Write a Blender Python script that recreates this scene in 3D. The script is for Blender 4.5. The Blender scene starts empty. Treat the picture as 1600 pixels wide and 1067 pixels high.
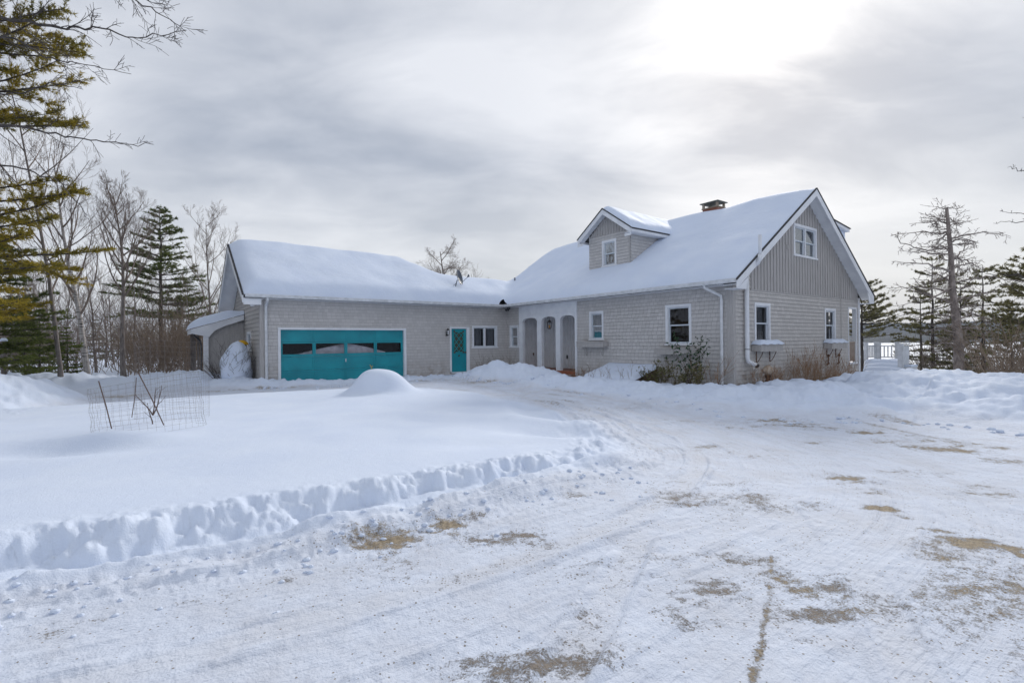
import bpy, math, random
import numpy as np
from mathutils import Vector, Matrix
R = math.radians
scene = bpy.context.scene
COL = scene.collection

# ------------------------------------------------------------------ camera (fitted to the house)
F_PX, ROLL, CAMH = 768.85, 0.010, 1.6
cam_d = bpy.data.cameras.new('camera'); cam = bpy.data.objects.new('camera', cam_d); COL.objects.link(cam)
cam_d.sensor_width = 36.0; cam_d.lens = F_PX/1600*36.0; cam_d.clip_end = 6000; cam_d.clip_start = 0.05
cr, sr = math.cos(ROLL), math.sin(ROLL)
mm = Matrix(((cr, sr, 0, 0), (0, 0, -1, 0), (-sr, cr, 0, CAMH), (0, 0, 0, 1)))
cam.matrix_world = mm
scene.camera = cam
def at(px, py, Y):
    u = (px-800)/F_PX; v = (533.5-py)/F_PX
    return Vector(((u*cr+v*sr)*Y, Y, CAMH+(-u*sr+v*cr)*Y))
def gp(px, py, z):
    u = (px-800)/F_PX; v = (533.5-py)/F_PX
    U = u*cr+v*sr; V = -u*sr+v*cr
    Y = (z-CAMH)/V
    return (U*Y, Y)

# house frame
TH = 0.629; HX, HY = 6.616, 14.727
ca, sa = math.cos(TH), math.sin(TH)
def loc2w(x, y, z=0): return Vector((HX+ca*x-sa*y, HY+sa*x+ca*y, z))
def w2loc(X, Y):
    dx, dy = X-HX, Y-HY
    return ca*dx+sa*dy, -sa*dx+ca*dy

# ------------------------------------------------------------------ mesh helper
class MB:
    def __init__(s): s.v = []; s.f = []; s.uv = []; s.tri = []
    def face(s, pts, uv=None):
        b = len(s.v); s.v.extend([tuple(p) for p in pts]); s.f.append(tuple(range(b, b+len(pts))))
        s.uv.append(uv)
    def box(s, x0, x1, y0, y1, z0, z1):
        s.hexa([(x0,y0,z0),(x1,y0,z0),(x1,y1,z0),(x0,y1,z0),(x0,y0,z1),(x1,y0,z1),(x1,y1,z1),(x0,y1,z1)])
    def hexa(s, p):
        b = len(s.v); s.v.extend([tuple(q) for q in p])
        for f in ((0,3,2,1),(4,5,6,7),(0,1,5,4),(1,2,6,5),(2,3,7,6),(3,0,4,7)):
            s.f.append(tuple(b+i for i in f)); s.uv.append(None)
    def bar(s, p, q, w, h, up=(0,0,1)):
        p, q = Vector(p), Vector(q); d = (q-p).normalized(); up = Vector(up)
        sx = d.cross(up).normalized()*w/2; sy = sx.cross(d).normalized()*h/2
        s.hexa([p-sx-sy, p+sx-sy, p+sx+sy, p-sx+sy, q-sx-sy, q+sx-sy, q+sx+sy, q-sx+sy])
    def prism(s, poly, d):
        d = Vector(d); n = len(poly); b = len(s.v)
        s.v.extend([tuple(p) for p in poly]); s.v.extend([tuple(Vector(p)+d) for p in poly])
        s.f.append(tuple(range(b+n-1, b-1, -1))); s.uv.append(None)
        s.f.append(tuple(range(b+n, b+2*n))); s.uv.append(None)
        for i in range(n):
            j = (i+1) % n; s.f.append((b+i, b+j, b+n+j, b+n+i)); s.uv.append(None)
    def tube(s, path, rad, n=6, cap=True):
        path = [Vector(p) for p in path]; m = len(path)
        if not hasattr(rad, '__len__'): rad = [rad]*m
        b = len(s.v); prev = None
        for i, p in enumerate(path):
            t = path[min(i+1, m-1)]-path[max(i-1, 0)]
            if t.length < 1e-9: t = Vector((0,0,1))
            t.normalize()
            a = prev if prev is not None else (Vector((1,0,0)) if abs(t.x) < .8 else Vector((0,1,0)))
            a = (a-t*a.dot(t)).normalized(); c = t.cross(a); prev = a
            for k in range(n):
                an = 2*math.pi*k/n; q = p+(a*math.cos(an)+c*math.sin(an))*rad[i]
                s.v.append((q.x, q.y, q.z))
        for i in range(m-1):
            for k in range(n):
                k2 = (k+1) % n
                s.f.append((b+i*n+k, b+i*n+k2, b+(i+1)*n+k2, b+(i+1)*n+k)); s.uv.append(None)
        if cap:
            s.f.append(tuple(b+k for k in range(n-1, -1, -1))); s.uv.append(None)
            s.f.append(tuple(b+(m-1)*n+k for k in range(n))); s.uv.append(None)
    def lathe(s, c, prof, n=16):
        c = Vector(c); b = len(s.v); m = len(prof)
        for r, z in prof:
            for k in range(n):
                an = 2*math.pi*k/n; s.v.append((c.x+r*math.cos(an), c.y+r*math.sin(an), c.z+z))
        for i in range(m-1):
            for k in range(n):
                k2 = (k+1) % n; s.f.append((b+i*n+k, b+i*n+k2, b+(i+1)*n+k2, b+(i+1)*n+k)); s.uv.append(None)
        s.f.append(tuple(b+(m-1)*n+k for k in range(n))); s.uv.append(None)
        s.f.append(tuple(b+k for k in range(n-1, -1, -1))); s.uv.append(None)
    def tris(s, arr): s.tri.append(np.asarray(arr, dtype=np.float32))
    def build(s, name, mat, parent=None, smooth=False, loc=None):
        me = bpy.data.meshes.new(name)
        if s.tri:
            T = np.concatenate(s.tri)
            nb = len(s.v)
            co = np.concatenate([np.array(s.v, dtype=np.float32).reshape(-1,3), T.reshape(-1,3)]) if nb else T.reshape(-1,3)
            nt = len(T)
            lt = [len(f) for f in s.f]+[3]*nt
            idx = [i for f in s.f for i in f]
            idx = np.concatenate([np.array(idx, dtype=np.int32), np.arange(nb, nb+3*nt, dtype=np.int32)])
            me.vertices.add(len(co)); me.vertices.foreach_set('co', co.ravel())
            me.loops.add(len(idx)); me.loops.foreach_set('vertex_index', idx)
            st = np.concatenate([[0], np.cumsum(lt)[:-1]]).astype(np.int32)
            me.polygons.add(len(lt)); me.polygons.foreach_set('loop_start', st)
            me.update(calc_edges=True)
        else:
            me.from_pydata(s.v, [], s.f)
            if any(u is not None for u in s.uv):
                l = me.uv_layers.new(name='UVMap'); k = 0
                for f, u in zip(s.f, s.uv):
                    for j in range(len(f)):
                        l.data[k].uv = u[j] if u is not None else (0, 0)
                        k += 1
            me.update()
        if smooth:
            me.polygons.foreach_set('use_smooth', [True]*len(me.polygons))
        o = bpy.data.objects.new(name, me); COL.objects.link(o)
        if mat is not None: me.materials.append(mat)
        if parent is not None: o.parent = parent
        if loc is not None: o.location = loc
        return o
def tag(o, label=None, cat=None, group=None, kind=None):
    if label: o['label'] = label
    if cat: o['category'] = cat
    if group: o['group'] = group
    if kind: o['kind'] = kind
    return o
def empty(name, loc=(0,0,0), rz=0, label=None, cat=None, group=None):
    o = bpy.data.objects.new(name, None); COL.objects.link(o); o.location = loc; o.rotation_euler = (0,0,rz)
    o.empty_display_size = .2
    return tag(o, label, cat, group)

# ------------------------------------------------------------------ noise
def _h(i, j, s):
    n = (i.astype(np.int64)*374761393+j.astype(np.int64)*668265263+s*982451653) & 0x7fffffff
    n = ((n ^ (n >> 13))*1274126177) & 0x7fffffff
    return ((n ^ (n >> 16)) & 0xffff)/65535.0
def vnoise(x, y, s=0):
    i = np.floor(x); j = np.floor(y); fx = x-i; fy = y-j
    fx = fx*fx*fx*(fx*(fx*6-15)+10); fy = fy*fy*fy*(fy*(fy*6-15)+10)
    a = _h(i, j, s); b = _h(i+1, j, s); c = _h(i, j+1, s); d = _h(i+1, j+1, s)
    return (a*(1-fx)+b*fx)*(1-fy)+(c*(1-fx)+d*fx)*fy-.5
def fbm(x, y, f, o=4, s=0, g=.5):
    r = 0; a = 1
    for k in range(o):
        ang = .7*k; X = x*math.cos(ang)-y*math.sin(ang); Y = x*math.sin(ang)+y*math.cos(ang)
        r = r+a*vnoise(X*f+17.3*k, Y*f-9.1*k, s+k); f *= 2.03; a *= g
    return r*2
def worley(x, y, s=0):
    i = np.floor(x); j = np.floor(y); best = np.full(x.shape, 9.0)
    for di in (-1,0,1):
        for dj in (-1,0,1):
            cx = i+di+_h(i+di, j+dj, s); cy = j+dj+_h(i+di, j+dj, s+7)
            rr = .45+.55*_h(i+di, j+dj, s+13)
            best = np.minimum(best, np.hypot(x-cx, y-cy)/rr)
    return best
def sstep(a, b, x):
    t = np.clip((x-a)/(b-a), 0, 1); return t*t*(3-2*t)

# ------------------------------------------------------------------ materials
def newmat(name):
    m = bpy.data.materials.new(name); m.use_nodes = True; nt = m.node_tree
    return m, nt, nt.nodes['Principled BSDF']
def N(nt, t, **k):
    n = nt.nodes.new(t)
    for a, b in k.items(): setattr(n, a, b)
    return n
def mixc(nt, fac, a, b, mode='MIX'):
    n = N(nt, 'ShaderNodeMix', data_type='RGBA', blend_type=mode)
    for s, v in ((0, fac), (6, a), (7, b)):
        if isinstance(v, bpy.types.NodeSocket): nt.links.new(v, n.inputs[s])
        else: n.inputs[s].default_value = v if s == 0 else (*v[:3], 1)
    return n.outputs[2]
def math_(nt, op, a, b=None, c=None, clamp=False):
    n = N(nt, 'ShaderNodeMath', operation=op, use_clamp=clamp)
    for i, v in enumerate((a, b, c)):
        if v is None: continue
        if isinstance(v, bpy.types.NodeSocket): nt.links.new(v, n.inputs[i])
        else: n.inputs[i].default_value = v
    return n.outputs[0]
def mapr(nt, v, a, b, c=0., d=1.):
    n = N(nt, 'ShaderNodeMapRange'); nt.links.new(v, n.inputs[0])
    for i, q in enumerate((a, b, c, d)): n.inputs[i+1].default_value = q
    return n.outputs[0]
def noise(nt, scale, detail=4, vec=None, rough=.55, out=0):
    n = N(nt, 'ShaderNodeTexNoise'); n.inputs['Scale'].default_value = scale; n.inputs['Detail'].default_value = detail
    n.inputs['Roughness'].default_value = rough
    if vec is not None: nt.links.new(vec, n.inputs['Vector'])
    return n.outputs[out]
def objco(nt, sc=None):
    t = N(nt, 'ShaderNodeTexCoord').outputs['Object']
    if sc:
        m = N(nt, 'ShaderNodeMapping'); m.inputs['Scale'].default_value = sc; nt.links.new(t, m.inputs[0]); t = m.outputs[0]
    return t
def bump(nt, bs, h, dist, strength=1.0, chain=None):
    b = N(nt, 'ShaderNodeBump'); b.inputs['Distance'].default_value = dist; b.inputs['Strength'].default_value = strength
    nt.links.new(h, b.inputs['Height'])
    if chain is not None: nt.links.new(chain, b.inputs['Normal'])
    if bs is not None: nt.links.new(b.outputs[0], bs.inputs['Normal'])
    return b.outputs[0]
def simple(name, c, rough=.6, c2=None, sc=6, bs=0, metal=0, nscale=None, spec=None):
    m, nt, b = newmat(name)
    v = objco(nt, nscale)
    if c2 is None: c2 = tuple(x*.8 for x in c)
    f = mapr(nt, noise(nt, sc, 5, v), .35, .65)
    nt.links.new(mixc(nt, f, c, c2), b.inputs['Base Color'])
    b.inputs['Roughness'].default_value = rough; b.inputs['Metallic'].default_value = metal
    if spec is not None: b.inputs['Specular IOR Level'].default_value = spec
    if bs: bump(nt, b, noise(nt, sc*3, 4, v), bs)
    return m
MT = {}
def snow_mat(name='snow', fine=60., amp=.006, mid=7., amp2=.02):
    m, nt, b = newmat(name); v = objco(nt)
    c = mixc(nt, mapr(nt, noise(nt, 1.3, 3, v), .3, .7), (.655,.735,.885), (.71,.785,.915))
    nt.links.new(c, b.inputs['Base Color']); b.inputs['Roughness'].default_value = .7
    b.inputs['Specular IOR Level'].default_value = .25
    n1 = bump(nt, None, noise(nt, mid, 4, v), amp2)
    bump(nt, b, noise(nt, fine, 3, v), amp, .8, n1)
    return m
MT['snow'] = snow_mat()
MT['snow_roof'] = snow_mat('snow_roof', 40, .004, 3, .02)
def siding_mat(name, base, dirt=.0, row=.127, wid=.17, joint=.3):
    m, nt, b = newmat(name)
    uv = N(nt, 'ShaderNodeUVMap').outputs[0]; sx = N(nt, 'ShaderNodeSeparateXYZ'); nt.links.new(uv, sx.inputs[0])
    r = math_(nt, 'FLOOR', math_(nt, 'DIVIDE', sx.outputs[1], row))
    wn = N(nt, 'ShaderNodeTexWhiteNoise', noise_dimensions='1D'); nt.links.new(r, wn.inputs['W'])
    wob = noise(nt, .9, 1, uv)
    uu = math_(nt, 'ADD', math_(nt, 'ADD', math_(nt, 'DIVIDE', sx.outputs[0], wid), math_(nt, 'MULTIPLY', wn.outputs[0], 13.)), math_(nt, 'MULTIPLY', wob, 1.0))
    fr = math_(nt, 'FRACT', uu); fl = math_(nt, 'FLOOR', uu)
    cb = N(nt, 'ShaderNodeCombineXYZ'); nt.links.new(fl, cb.inputs[0]); nt.links.new(r, cb.inputs[1])
    w2 = N(nt, 'ShaderNodeTexWhiteNoise', noise_dimensions='2D'); nt.links.new(cb.outputs[0], w2.inputs['Vector'])
    lo = tuple(x*.92 for x in base); hi = tuple(min(1, x*1.06) for x in base)
    c = mixc(nt, w2.outputs[0], lo, hi)
    c = mixc(nt, mapr(nt, noise(nt, .5, 3, uv, .5), .38, .7, 0, .35), c, tuple(x*.86 for x in base))
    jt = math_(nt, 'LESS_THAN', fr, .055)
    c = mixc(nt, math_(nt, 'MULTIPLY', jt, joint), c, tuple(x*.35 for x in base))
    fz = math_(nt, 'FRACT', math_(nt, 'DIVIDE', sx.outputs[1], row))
    lap_shade = math_(nt, 'MULTIPLY', math_(nt, 'LESS_THAN', fz, .10), mapr(nt, noise(nt, 5, 3, uv), .25, .6, .22, .6))  # contact shadow painted as a dark line at each course's lower edge
    c = mixc(nt, lap_shade, c, tuple(x*.42 for x in base))
    # weather stain low on the wall
    st = math_(nt, 'MULTIPLY', mapr(nt, sx.outputs[1], .9, .1), mapr(nt, noise(nt, 3.5, 5, uv), .42, .62))
    c = mixc(nt, math_(nt, 'MULTIPLY', st, dirt), c, (.22,.15,.10))
    nt.links.new(c, b.inputs['Base Color']); b.inputs['Roughness'].default_value = .75
    gr = N(nt, 'ShaderNodeMapping'); gr.inputs['Scale'].default_value = (60, 6, 1); nt.links.new(uv, gr.inputs[0])
    h = math_(nt, 'SUBTRACT', math_(nt, 'ADD', math_(nt, 'MULTIPLY', w2.outputs[0], .8), math_(nt, 'MULTIPLY', noise(nt, 1, 2, gr.outputs[0]), .5)), math_(nt, 'MULTIPLY', jt, 1.5))
    bump(nt, b, h, .003)
    return m
SID = (.545,.53,.52)
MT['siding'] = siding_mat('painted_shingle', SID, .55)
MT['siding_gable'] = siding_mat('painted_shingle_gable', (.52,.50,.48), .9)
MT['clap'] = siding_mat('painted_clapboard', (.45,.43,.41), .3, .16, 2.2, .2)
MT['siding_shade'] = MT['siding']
MT['board'] = simple('taupe_board', (.455,.44,.43), .7, (.37,.355,.345), 3, .003, nscale=(9,9,.8))
MT['white'] = simple('white_paint', (.78,.80,.83), .5, (.68,.70,.74), 2.5, .001)
MT['white_worn'] = simple('worn_white_paint', (.72,.74,.77), .6, (.56,.58,.60), 5, .003)
MT['porch_board'] = simple('porch_board_paint', (.74,.75,.77), .6, (.66,.67,.69), 3, .002)
MT['sash'] = simple('sash_paint', (.62,.68,.74), .45)
MT['teal'] = simple('teal_paint', (.0,.30,.36), .45, (.0,.23,.285), 1.6, .003)
MT['teal2'] = simple('teal_paint_trim', (.005,.33,.36), .45)
MT['black'] = simple('black_metal', (.015,.015,.017), .4)
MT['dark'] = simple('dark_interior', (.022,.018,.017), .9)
MT['shingle'] = simple('roof_shingle', (.06,.06,.065), .9, (.03,.03,.033), 12, .01)
MT['brown'] = simple('brown_board', (.17,.10,.06), .8, (.08,.05,.03), 8, .004)
MT['conc'] = simple('foundation', (.36,.31,.25), .9, (.2,.15,.1), 5, .006)
MT['grey_metal'] = simple('grey_metal', (.25,.27,.3), .45, metal=.6)
MT['dish'] = simple('dish_paint', (.10,.12,.15), .5)
MT['rust'] = simple('rusty_iron', (.16,.07,.03), .8, (.06,.03,.02), 20)
MT['yellow'] = simple('yellow_plastic', (.75,.42,.01), .5)
MT['curtain'] = simple('curtain_cloth', (.42,.45,.48), .9, (.30,.33,.36), 3, nscale=(14,14,.3))
MT['darkcurtain'] = simple('dark_curtain_cloth', (.06,.04,.035), .9, (.035,.022,.02), 3, nscale=(14,14,.3))
MT['stone'] = simple('stone', (.5,.42,.34), .9, (.3,.22,.16), 9, .02)
MT['wire'] = simple('galvanised_wire', (.24,.22,.22), .6)
MT['stake'] = simple('weathered_stake', (.13,.085,.07), .8)
MT['amber'] = simple('amber_glass', (.6,.3,.06), .2)
MT['frost'] = simple('frosted_glass', (.7,.72,.75), .2)
def brick_mat():
    m, nt, b = newmat('red_brick'); v = objco(nt)
    mp = N(nt, 'ShaderNodeMapping'); mp.inputs['Rotation'].default_value = (R(90), 0, R(90)); nt.links.new(v, mp.inputs[0])
    br = N(nt, 'ShaderNodeTexBrick'); nt.links.new(mp.outputs[0], br.inputs[0])
    br.inputs['Color1'].default_value = (.34,.12,.07,1); br.inputs['Color2'].default_value = (.22,.085,.055,1); br.inputs['Mortar'].default_value = (.35,.30,.27,1)
    br.inputs['Scale'].default_value = 1; br.inputs['Brick Width'].default_value = .2; br.inputs['Row Height'].default_value = .075; br.inputs['Mortar Size'].default_value = .008
    nt.links.new(br.outputs[0], b.inputs['Base Color']); b.inputs['Roughness'].default_value = .85
    bump(nt, b, br.outputs['Fac'], -.006)
    return m
MT['brick'] = brick_mat()
def glass_mat(name, tint=.55, f0=.06):
    m, nt, b = newmat(name); nt.nodes.remove(b)
    out = nt.nodes['Material Output']
    tr = N(nt, 'ShaderNodeBsdfTransparent'); tr.inputs[0].default_value = (tint, tint, tint*1.03, 1)
    gl = N(nt, 'ShaderNodeBsdfGlossy'); gl.inputs['Roughness'].default_value = .02; gl.inputs[0].default_value = (.9,.95,1,1)
    lw = N(nt, 'ShaderNodeFresnel'); lw.inputs[0].default_value = 1.5
    f = math_(nt, 'ADD', math_(nt, 'MULTIPLY', lw.outputs[0], .5), f0, clamp=True)
    mx = N(nt, 'ShaderNodeMixShader'); nt.links.new(f, mx.inputs[0]); nt.links.new(tr.outputs[0], mx.inputs[1]); nt.links.new(gl.outputs[0], mx.inputs[2])
    v = objco(nt); bn = N(nt, 'ShaderNodeBump'); bn.inputs['Distance'].default_value = .004
    nt.links.new(noise(nt, 1.5, 2, v), bn.inputs['Height']); nt.links.new(bn.outputs[0], gl.inputs['Normal'])
    nt.links.new(mx.outputs[0], out.inputs[0])
    return m
MT['glass'] = glass_mat('window_glass', .6, .0)
MT['glass_screen'] = glass_mat('screened_glass', .6, -.07)
MT['glass_clear'] = glass_mat('clear_glass', .95, .0)
MT['glass_bright'] = glass_mat('reflective_glass', .5, .25)
def bark_mat(name, a, b_, c=None, sc=(14,14,3)):
    m, nt, b = newmat(name); v = objco(nt, sc)
    col = mixc(nt, mapr(nt, noise(nt, 1, 5, v, .65), .38, .62), a, b_)
    if c:
        v2 = objco(nt, (3,3,16))
        col = mixc(nt, mapr(nt, noise(nt, 1, 4, v2, .6), .56, .63), col, c)
    nt.links.new(col, b.inputs['Base Color']); b.inputs['Roughness'].default_value = .9
    bump(nt, b, noise(nt, 1, 5, v), .015)
    return m
MT['bark_grey'] = bark_mat('grey_bark', (.25,.22,.20), (.12,.10,.09))
MT['bark_dark'] = bark_mat('dark_bark', (.09,.075,.065), (.035,.03,.028))
MT['bark_birch'] = bark_mat('birch_bark', (.50,.47,.44), (.32,.29,.27), (.06,.05,.045))
MT['bark_dead'] = bark_mat('dead_wood', (.34,.29,.26), (.17,.14,.125), None, (10,10,5))
MT['bark_red'] = bark_mat('pine_bark', (.17,.11,.09), (.07,.05,.045))
MT['twig'] = simple('grey_twig', (.25,.20,.17), .9, (.145,.115,.095), 3)
MT['twig_brown'] = simple('brown_twig', (.27,.205,.145), .9, (.15,.11,.08), .6)
MT['stalk'] = simple('dry_stalk', (.30,.17,.08), .9, (.16,.09,.05), 2)
def leaf_mat(name, cols, mixn=.5):
    m, nt, b = newmat(name)
    g = N(nt, 'ShaderNodeNewGeometry'); v = objco(nt)
    rp = N(nt, 'ShaderNodeValToRGB'); rp.color_ramp.elements[0].color = (*cols[0],1); rp.color_ramp.elements[1].color = (*cols[-1],1)
    for i, c in enumerate(cols[1:-1]):
        e = rp.color_ramp.elements.new((i+1)/(len(cols)-1)); e.color = (*c,1)
    f = math_(nt, 'ADD', math_(nt, 'MULTIPLY', g.outputs['Random Per Island'], 1-mixn), math_(nt, 'MULTIPLY', mapr(nt, noise(nt, .9, 3, v), .3, .7), mixn))
    nt.links.new(f, rp.inputs[0]); nt.links.new(rp.outputs[0], b.inputs['Base Color']); b.inputs['Roughness'].default_value = .7
    b.inputs['Specular IOR Level'].default_value = .2
    tl = N(nt, 'ShaderNodeBsdfTranslucent'); nt.links.new(rp.outputs[0], tl.inputs[0])
    mx = N(nt, 'ShaderNodeMixShader'); mx.inputs[0].default_value = .25
    nt.links.new(b.outputs[0], mx.inputs[1]); nt.links.new(tl.outputs[0], mx.inputs[2]); nt.links.new(mx.outputs[0], nt.nodes['Material Output'].inputs[0])
    return m
MT['needle_gold'] = leaf_mat('golden_pine_needles', [(.07,.08,.02),(.27,.215,.03),(.60,.43,.05)], .6)
MT['needle_green'] = leaf_mat('green_pine_needles', [(.04,.06,.018),(.11,.14,.035),(.23,.24,.06)], .5)
MT['needle_dark'] = leaf_mat('dark_spruce_needles', [(.03,.04,.02),(.06,.07,.03),(.12,.12,.05)], .5)
MT['needle_olive'] = leaf_mat('olive_spruce_needles', [(.065,.07,.035),(.19,.175,.075),(.36,.32,.15)], .5)
MT['leaf_rhodo'] = leaf_mat('shrub_leaves', [(.06,.07,.03),(.15,.15,.055),(.27,.23,.10)], .4)
MT['leaf_green'] = leaf_mat('holly_leaves', [(.015,.05,.02),(.04,.10,.035)], .4)

# ------------------------------------------------------------------ world and light
W = bpy.data.worlds.new('World'); scene.world = W; W.use_nodes = True
nt = W.node_tree; bg = nt.nodes['Background']
SUN_AZ, SUN_EL = math.atan2(400, 769), R(29)
sund = Vector((math.sin(SUN_AZ)*math.cos(SUN_EL), math.cos(SUN_AZ)*math.cos(SUN_EL), math.sin(SUN_EL)))
sky = N(nt, 'ShaderNodeTexSky', sky_type='NISHITA'); sky.sun_disc = False; sky.sun_elevation = SUN_EL; sky.sun_rotation = SUN_AZ
tc = N(nt, 'ShaderNodeTexCoord').outputs['Generated']
sp = N(nt, 'ShaderNodeSeparateXYZ'); nt.links.new(tc, sp.inputs[0])
zz = math_(nt, 'ADD', math_(nt, 'MAXIMUM', sp.outputs[2], 0.0), .22)
cv = N(nt, 'ShaderNodeCombineXYZ')
nt.links.new(math_(nt, 'DIVIDE', sp.outputs[0], zz), cv.inputs[0]); nt.links.new(math_(nt, 'DIVIDE', sp.outputs[1], zz), cv.inputs[1])
mp = N(nt, 'ShaderNodeMapping'); mp.inputs['Scale'].default_value = (.75, 1.25, 1); mp.inputs['Rotation'].default_value = (0,0,R(-18)); mp.inputs['Location'].default_value = (3.1, 1.7, 0)
nt.links.new(cv.outputs[0], mp.inputs[0])
n1 = noise(nt, .62, 5, mp.outputs[0], .45); n2 = noise(nt, 2.0, 7, mp.outputs[0], .55)
for q_ in nt.nodes:
    if q_.type == 'TEX_NOISE': q_.inputs['Distortion'].default_value = .35
cl = mapr(nt, math_(nt, 'ADD', math_(nt, 'MULTIPLY', n1, .60), math_(nt, 'MULTIPLY', n2, .40)), .41, .60)
ccol = mixc(nt, cl, (.41,.45,.53), (.82,.84,.89))
# brighter towards the sun behind the clouds, warm pale band over the horizon on that side
dt = N(nt, 'ShaderNodeVectorMath', operation='DOT_PRODUCT'); nt.links.new(tc, dt.inputs[0]); dt.inputs[1].default_value = sund
dot = math_(nt, 'MAXIMUM', dt.outputs['Value'], 0)
core = math_(nt, 'MULTIPLY', math_(nt, 'POWER', dot, 42.), mapr(nt, cl, .15, .75, .0, 1.0))
wide = math_(nt, 'POWER', dot, 8.)
ccol = mixc(nt, math_(nt, 'MULTIPLY', wide, .22), ccol, (.88,.875,.86))
hb = math_(nt, 'MULTIPLY', mapr(nt, sp.outputs[2], .34, .02, 0, 1), mapr(nt, dt.outputs['Value'], .2, .95, .25, .85))
ccol = mixc(nt, hb, ccol, (.87,.86,.835))
add = N(nt, 'ShaderNodeVectorMath', operation='MULTIPLY_ADD')
nt.links.new(core, add.inputs[0]); add.inputs[1].default_value = (.42,.39,.34); nt.links.new(ccol, add.inputs[2])
# a little of the physical sky
sk = N(nt, 'ShaderNodeVectorMath', operation='SCALE'); nt.links.new(sky.outputs[0], sk.inputs[0]); sk.inputs['Scale'].default_value = .012
fin = N(nt, 'ShaderNodeVectorMath', operation='ADD'); nt.links.new(add.outputs[0], fin.inputs[0]); nt.links.new(sk.outputs[0], fin.inputs[1])
nt.links.new(fin.outputs[0], bg.inputs[0]); bg.inputs[1].default_value = .93
sl = bpy.data.lights.new('sun', 'SUN'); sl.energy = 2.0; sl.angle = R(10); sl.color = (1,.95,.88)
so = bpy.data.objects.new('sun', sl); COL.objects.link(so); so.rotation_euler = (-sund).to_track_quat('-Z','Y').to_euler()
scene.view_settings.view_transform = 'Standard'; scene.view_settings.look = 'None'; scene.view_settings.exposure = .05; scene.view_settings.gamma = 1

# ================================================================== GROUND
def seg_dist(X, Y, P, vals=None):
    best = np.full(X.shape, 1e9); out = [np.zeros(X.shape) for _ in range(vals.shape[1])] if vals is not None else None
    for i in range(len(P)-1):
        ax, ay = P[i]; bx, by = P[i+1]; dx, dy = bx-ax, by-ay
        t = np.clip(((X-ax)*dx+(Y-ay)*dy)/(dx*dx+dy*dy), 0, 1)
        d = np.hypot(X-ax-t*dx, Y-ay-t*dy); m = d < best; best = np.where(m, d, best)
        if vals is not None:
            for k in range(vals.shape[1]): out[k] = np.where(m, vals[i,k]*(1-t)+vals[i+1,k]*t, out[k])
    return (best, out) if vals is not None else best
def inside(X, Y, P):
    c = np.zeros(X.shape, bool); n = len(P)
    for i in range(n):
        x1, y1 = P[i]; x2, y2 = P[(i+1) % n]
        if y1 == y2: continue
        c ^= ((y1 > Y) != (y2 > Y)) & (X < (x2-x1)*(Y-y1)/(y2-y1)+x1)
    return c
def smooth_poly(P, n=3, closed=True):
    P = [tuple(p) for p in P]
    for _ in range(n):
        Q = []
        for i in range(len(P) if closed else len(P)-1):
            a = P[i]; b = P[(i+1) % len(P)]
            Q.append((a[0]*.75+b[0]*.25, a[1]*.75+b[1]*.25)); Q.append((a[0]*.25+b[0]*.75, a[1]*.25+b[1]*.75))
        P = Q
    return P
front = [gp(-260,985,.03), gp(0,910,.03), gp(150,885,.03), gp(300,858,.03), gp(450,832,.03), gp(600,803,.03), gp(720,772,.03), gp(850,745,.03), gp(945,722,.03)]
tip = [(1.45,6.9), (1.35,8.0), (1.2,9.4), (.75,11.2), (.2,12.6), (-1.4,14.2), (-4,15.0), (-7.5,14.1), (-10,12.2), (-13,9.6), (-17,7.5), (-20,5)]
ISL = smooth_poly(front+tip, 2)
def ridge(pts):  # px,py crest, depth, halfwidth -> polyline with absolute crest height
    out = []
    for px, py, Y, w in pts:
        p = at(px, py, Y); out.append((p.x, p.y, p.z, w))
    return out
TRACKS = []
def track(pts, hw_=.74): TRACKS.append((smooth_poly([gp(a, b, .02) for a, b in pts], 3, False), hw_))
track([(-120,1010),(200,945),(470,885),(700,835),(860,790),(975,745),(1010,705),(985,668),(915,636),(820,610),(740,598)])
track([(120,1200),(420,1000),(700,915),(920,850),(1060,770),(1085,715),(1040,670),(930,630),(800,600)], .76)
track([(1130,1400),(1160,1000),(1160,860),(1150,760),(1110,705),(1040,665),(940,634),(820,605)])
track([(1700,1150),(1480,900),(1330,770),(1200,700),(1060,660),(920,625),(800,602)], .75)
track([(1800,800),(1500,735),(1300,700),(1150,672),(1000,645),(880,618),(790,600)], .72)
BANKS = [
 ridge([(-300,575,9.5,2.2),(-120,580,11,2.4),(0,586,12.5,2.2),(45,594,14,1.5),(70,606,15,.9)]),                       # left mound
 ridge([(-200,566,19.5,2.0),(0,582,20.3,1.6),(60,584,20.0,1.6),(120,583,19.6,1.7),(165,590,19.2,1.4),(215,589,19.2,1.4),(262,582,18.8,1.6),(305,580,18.6,1.6),(345,588,18.3,1.4),(385,593,17.6,1.0)]),  # back left
 ridge([(396,597,17.2,.7),(450,597,17.4,.7),(520,594,17.9,.75),(600,594,18.8,.7),(650,590,19.8,.7),(690,587,20.8,.7),(716,590,21.3,.5)]),
 ridge([(724,584,20.6,.7),(745,573,20.4,1.2),(775,567,20.1,1.5),(800,569,19.6,1.5),(830,574,19.2,1.3),(858,582,18.4,1.2)]),
 ridge([(860,584,17.5,1.5),(905,592,16.6,1.6),(960,597,15.6,1.9),(1010,600,14.8,2.1),(1070,603,13.9,2.4),(1130,605,13.3,2.8),(1190,605,13.0,3.3),(1225,603,12.8,3.5),(1250,598,12.8,3.7),(1290,603,13,4.0),(1325,602,13,4.1),(1360,598,12.8,4.1),(1390,588,12.8,4.3),(1430,580,12.8,4.8),(1480,582,12.4,4.6),(1540,588,11.6,4.2),(1600,597,10.6,3.6),(1750,610,9,2.9),(2000,640,7,2.4)]),
]
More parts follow.
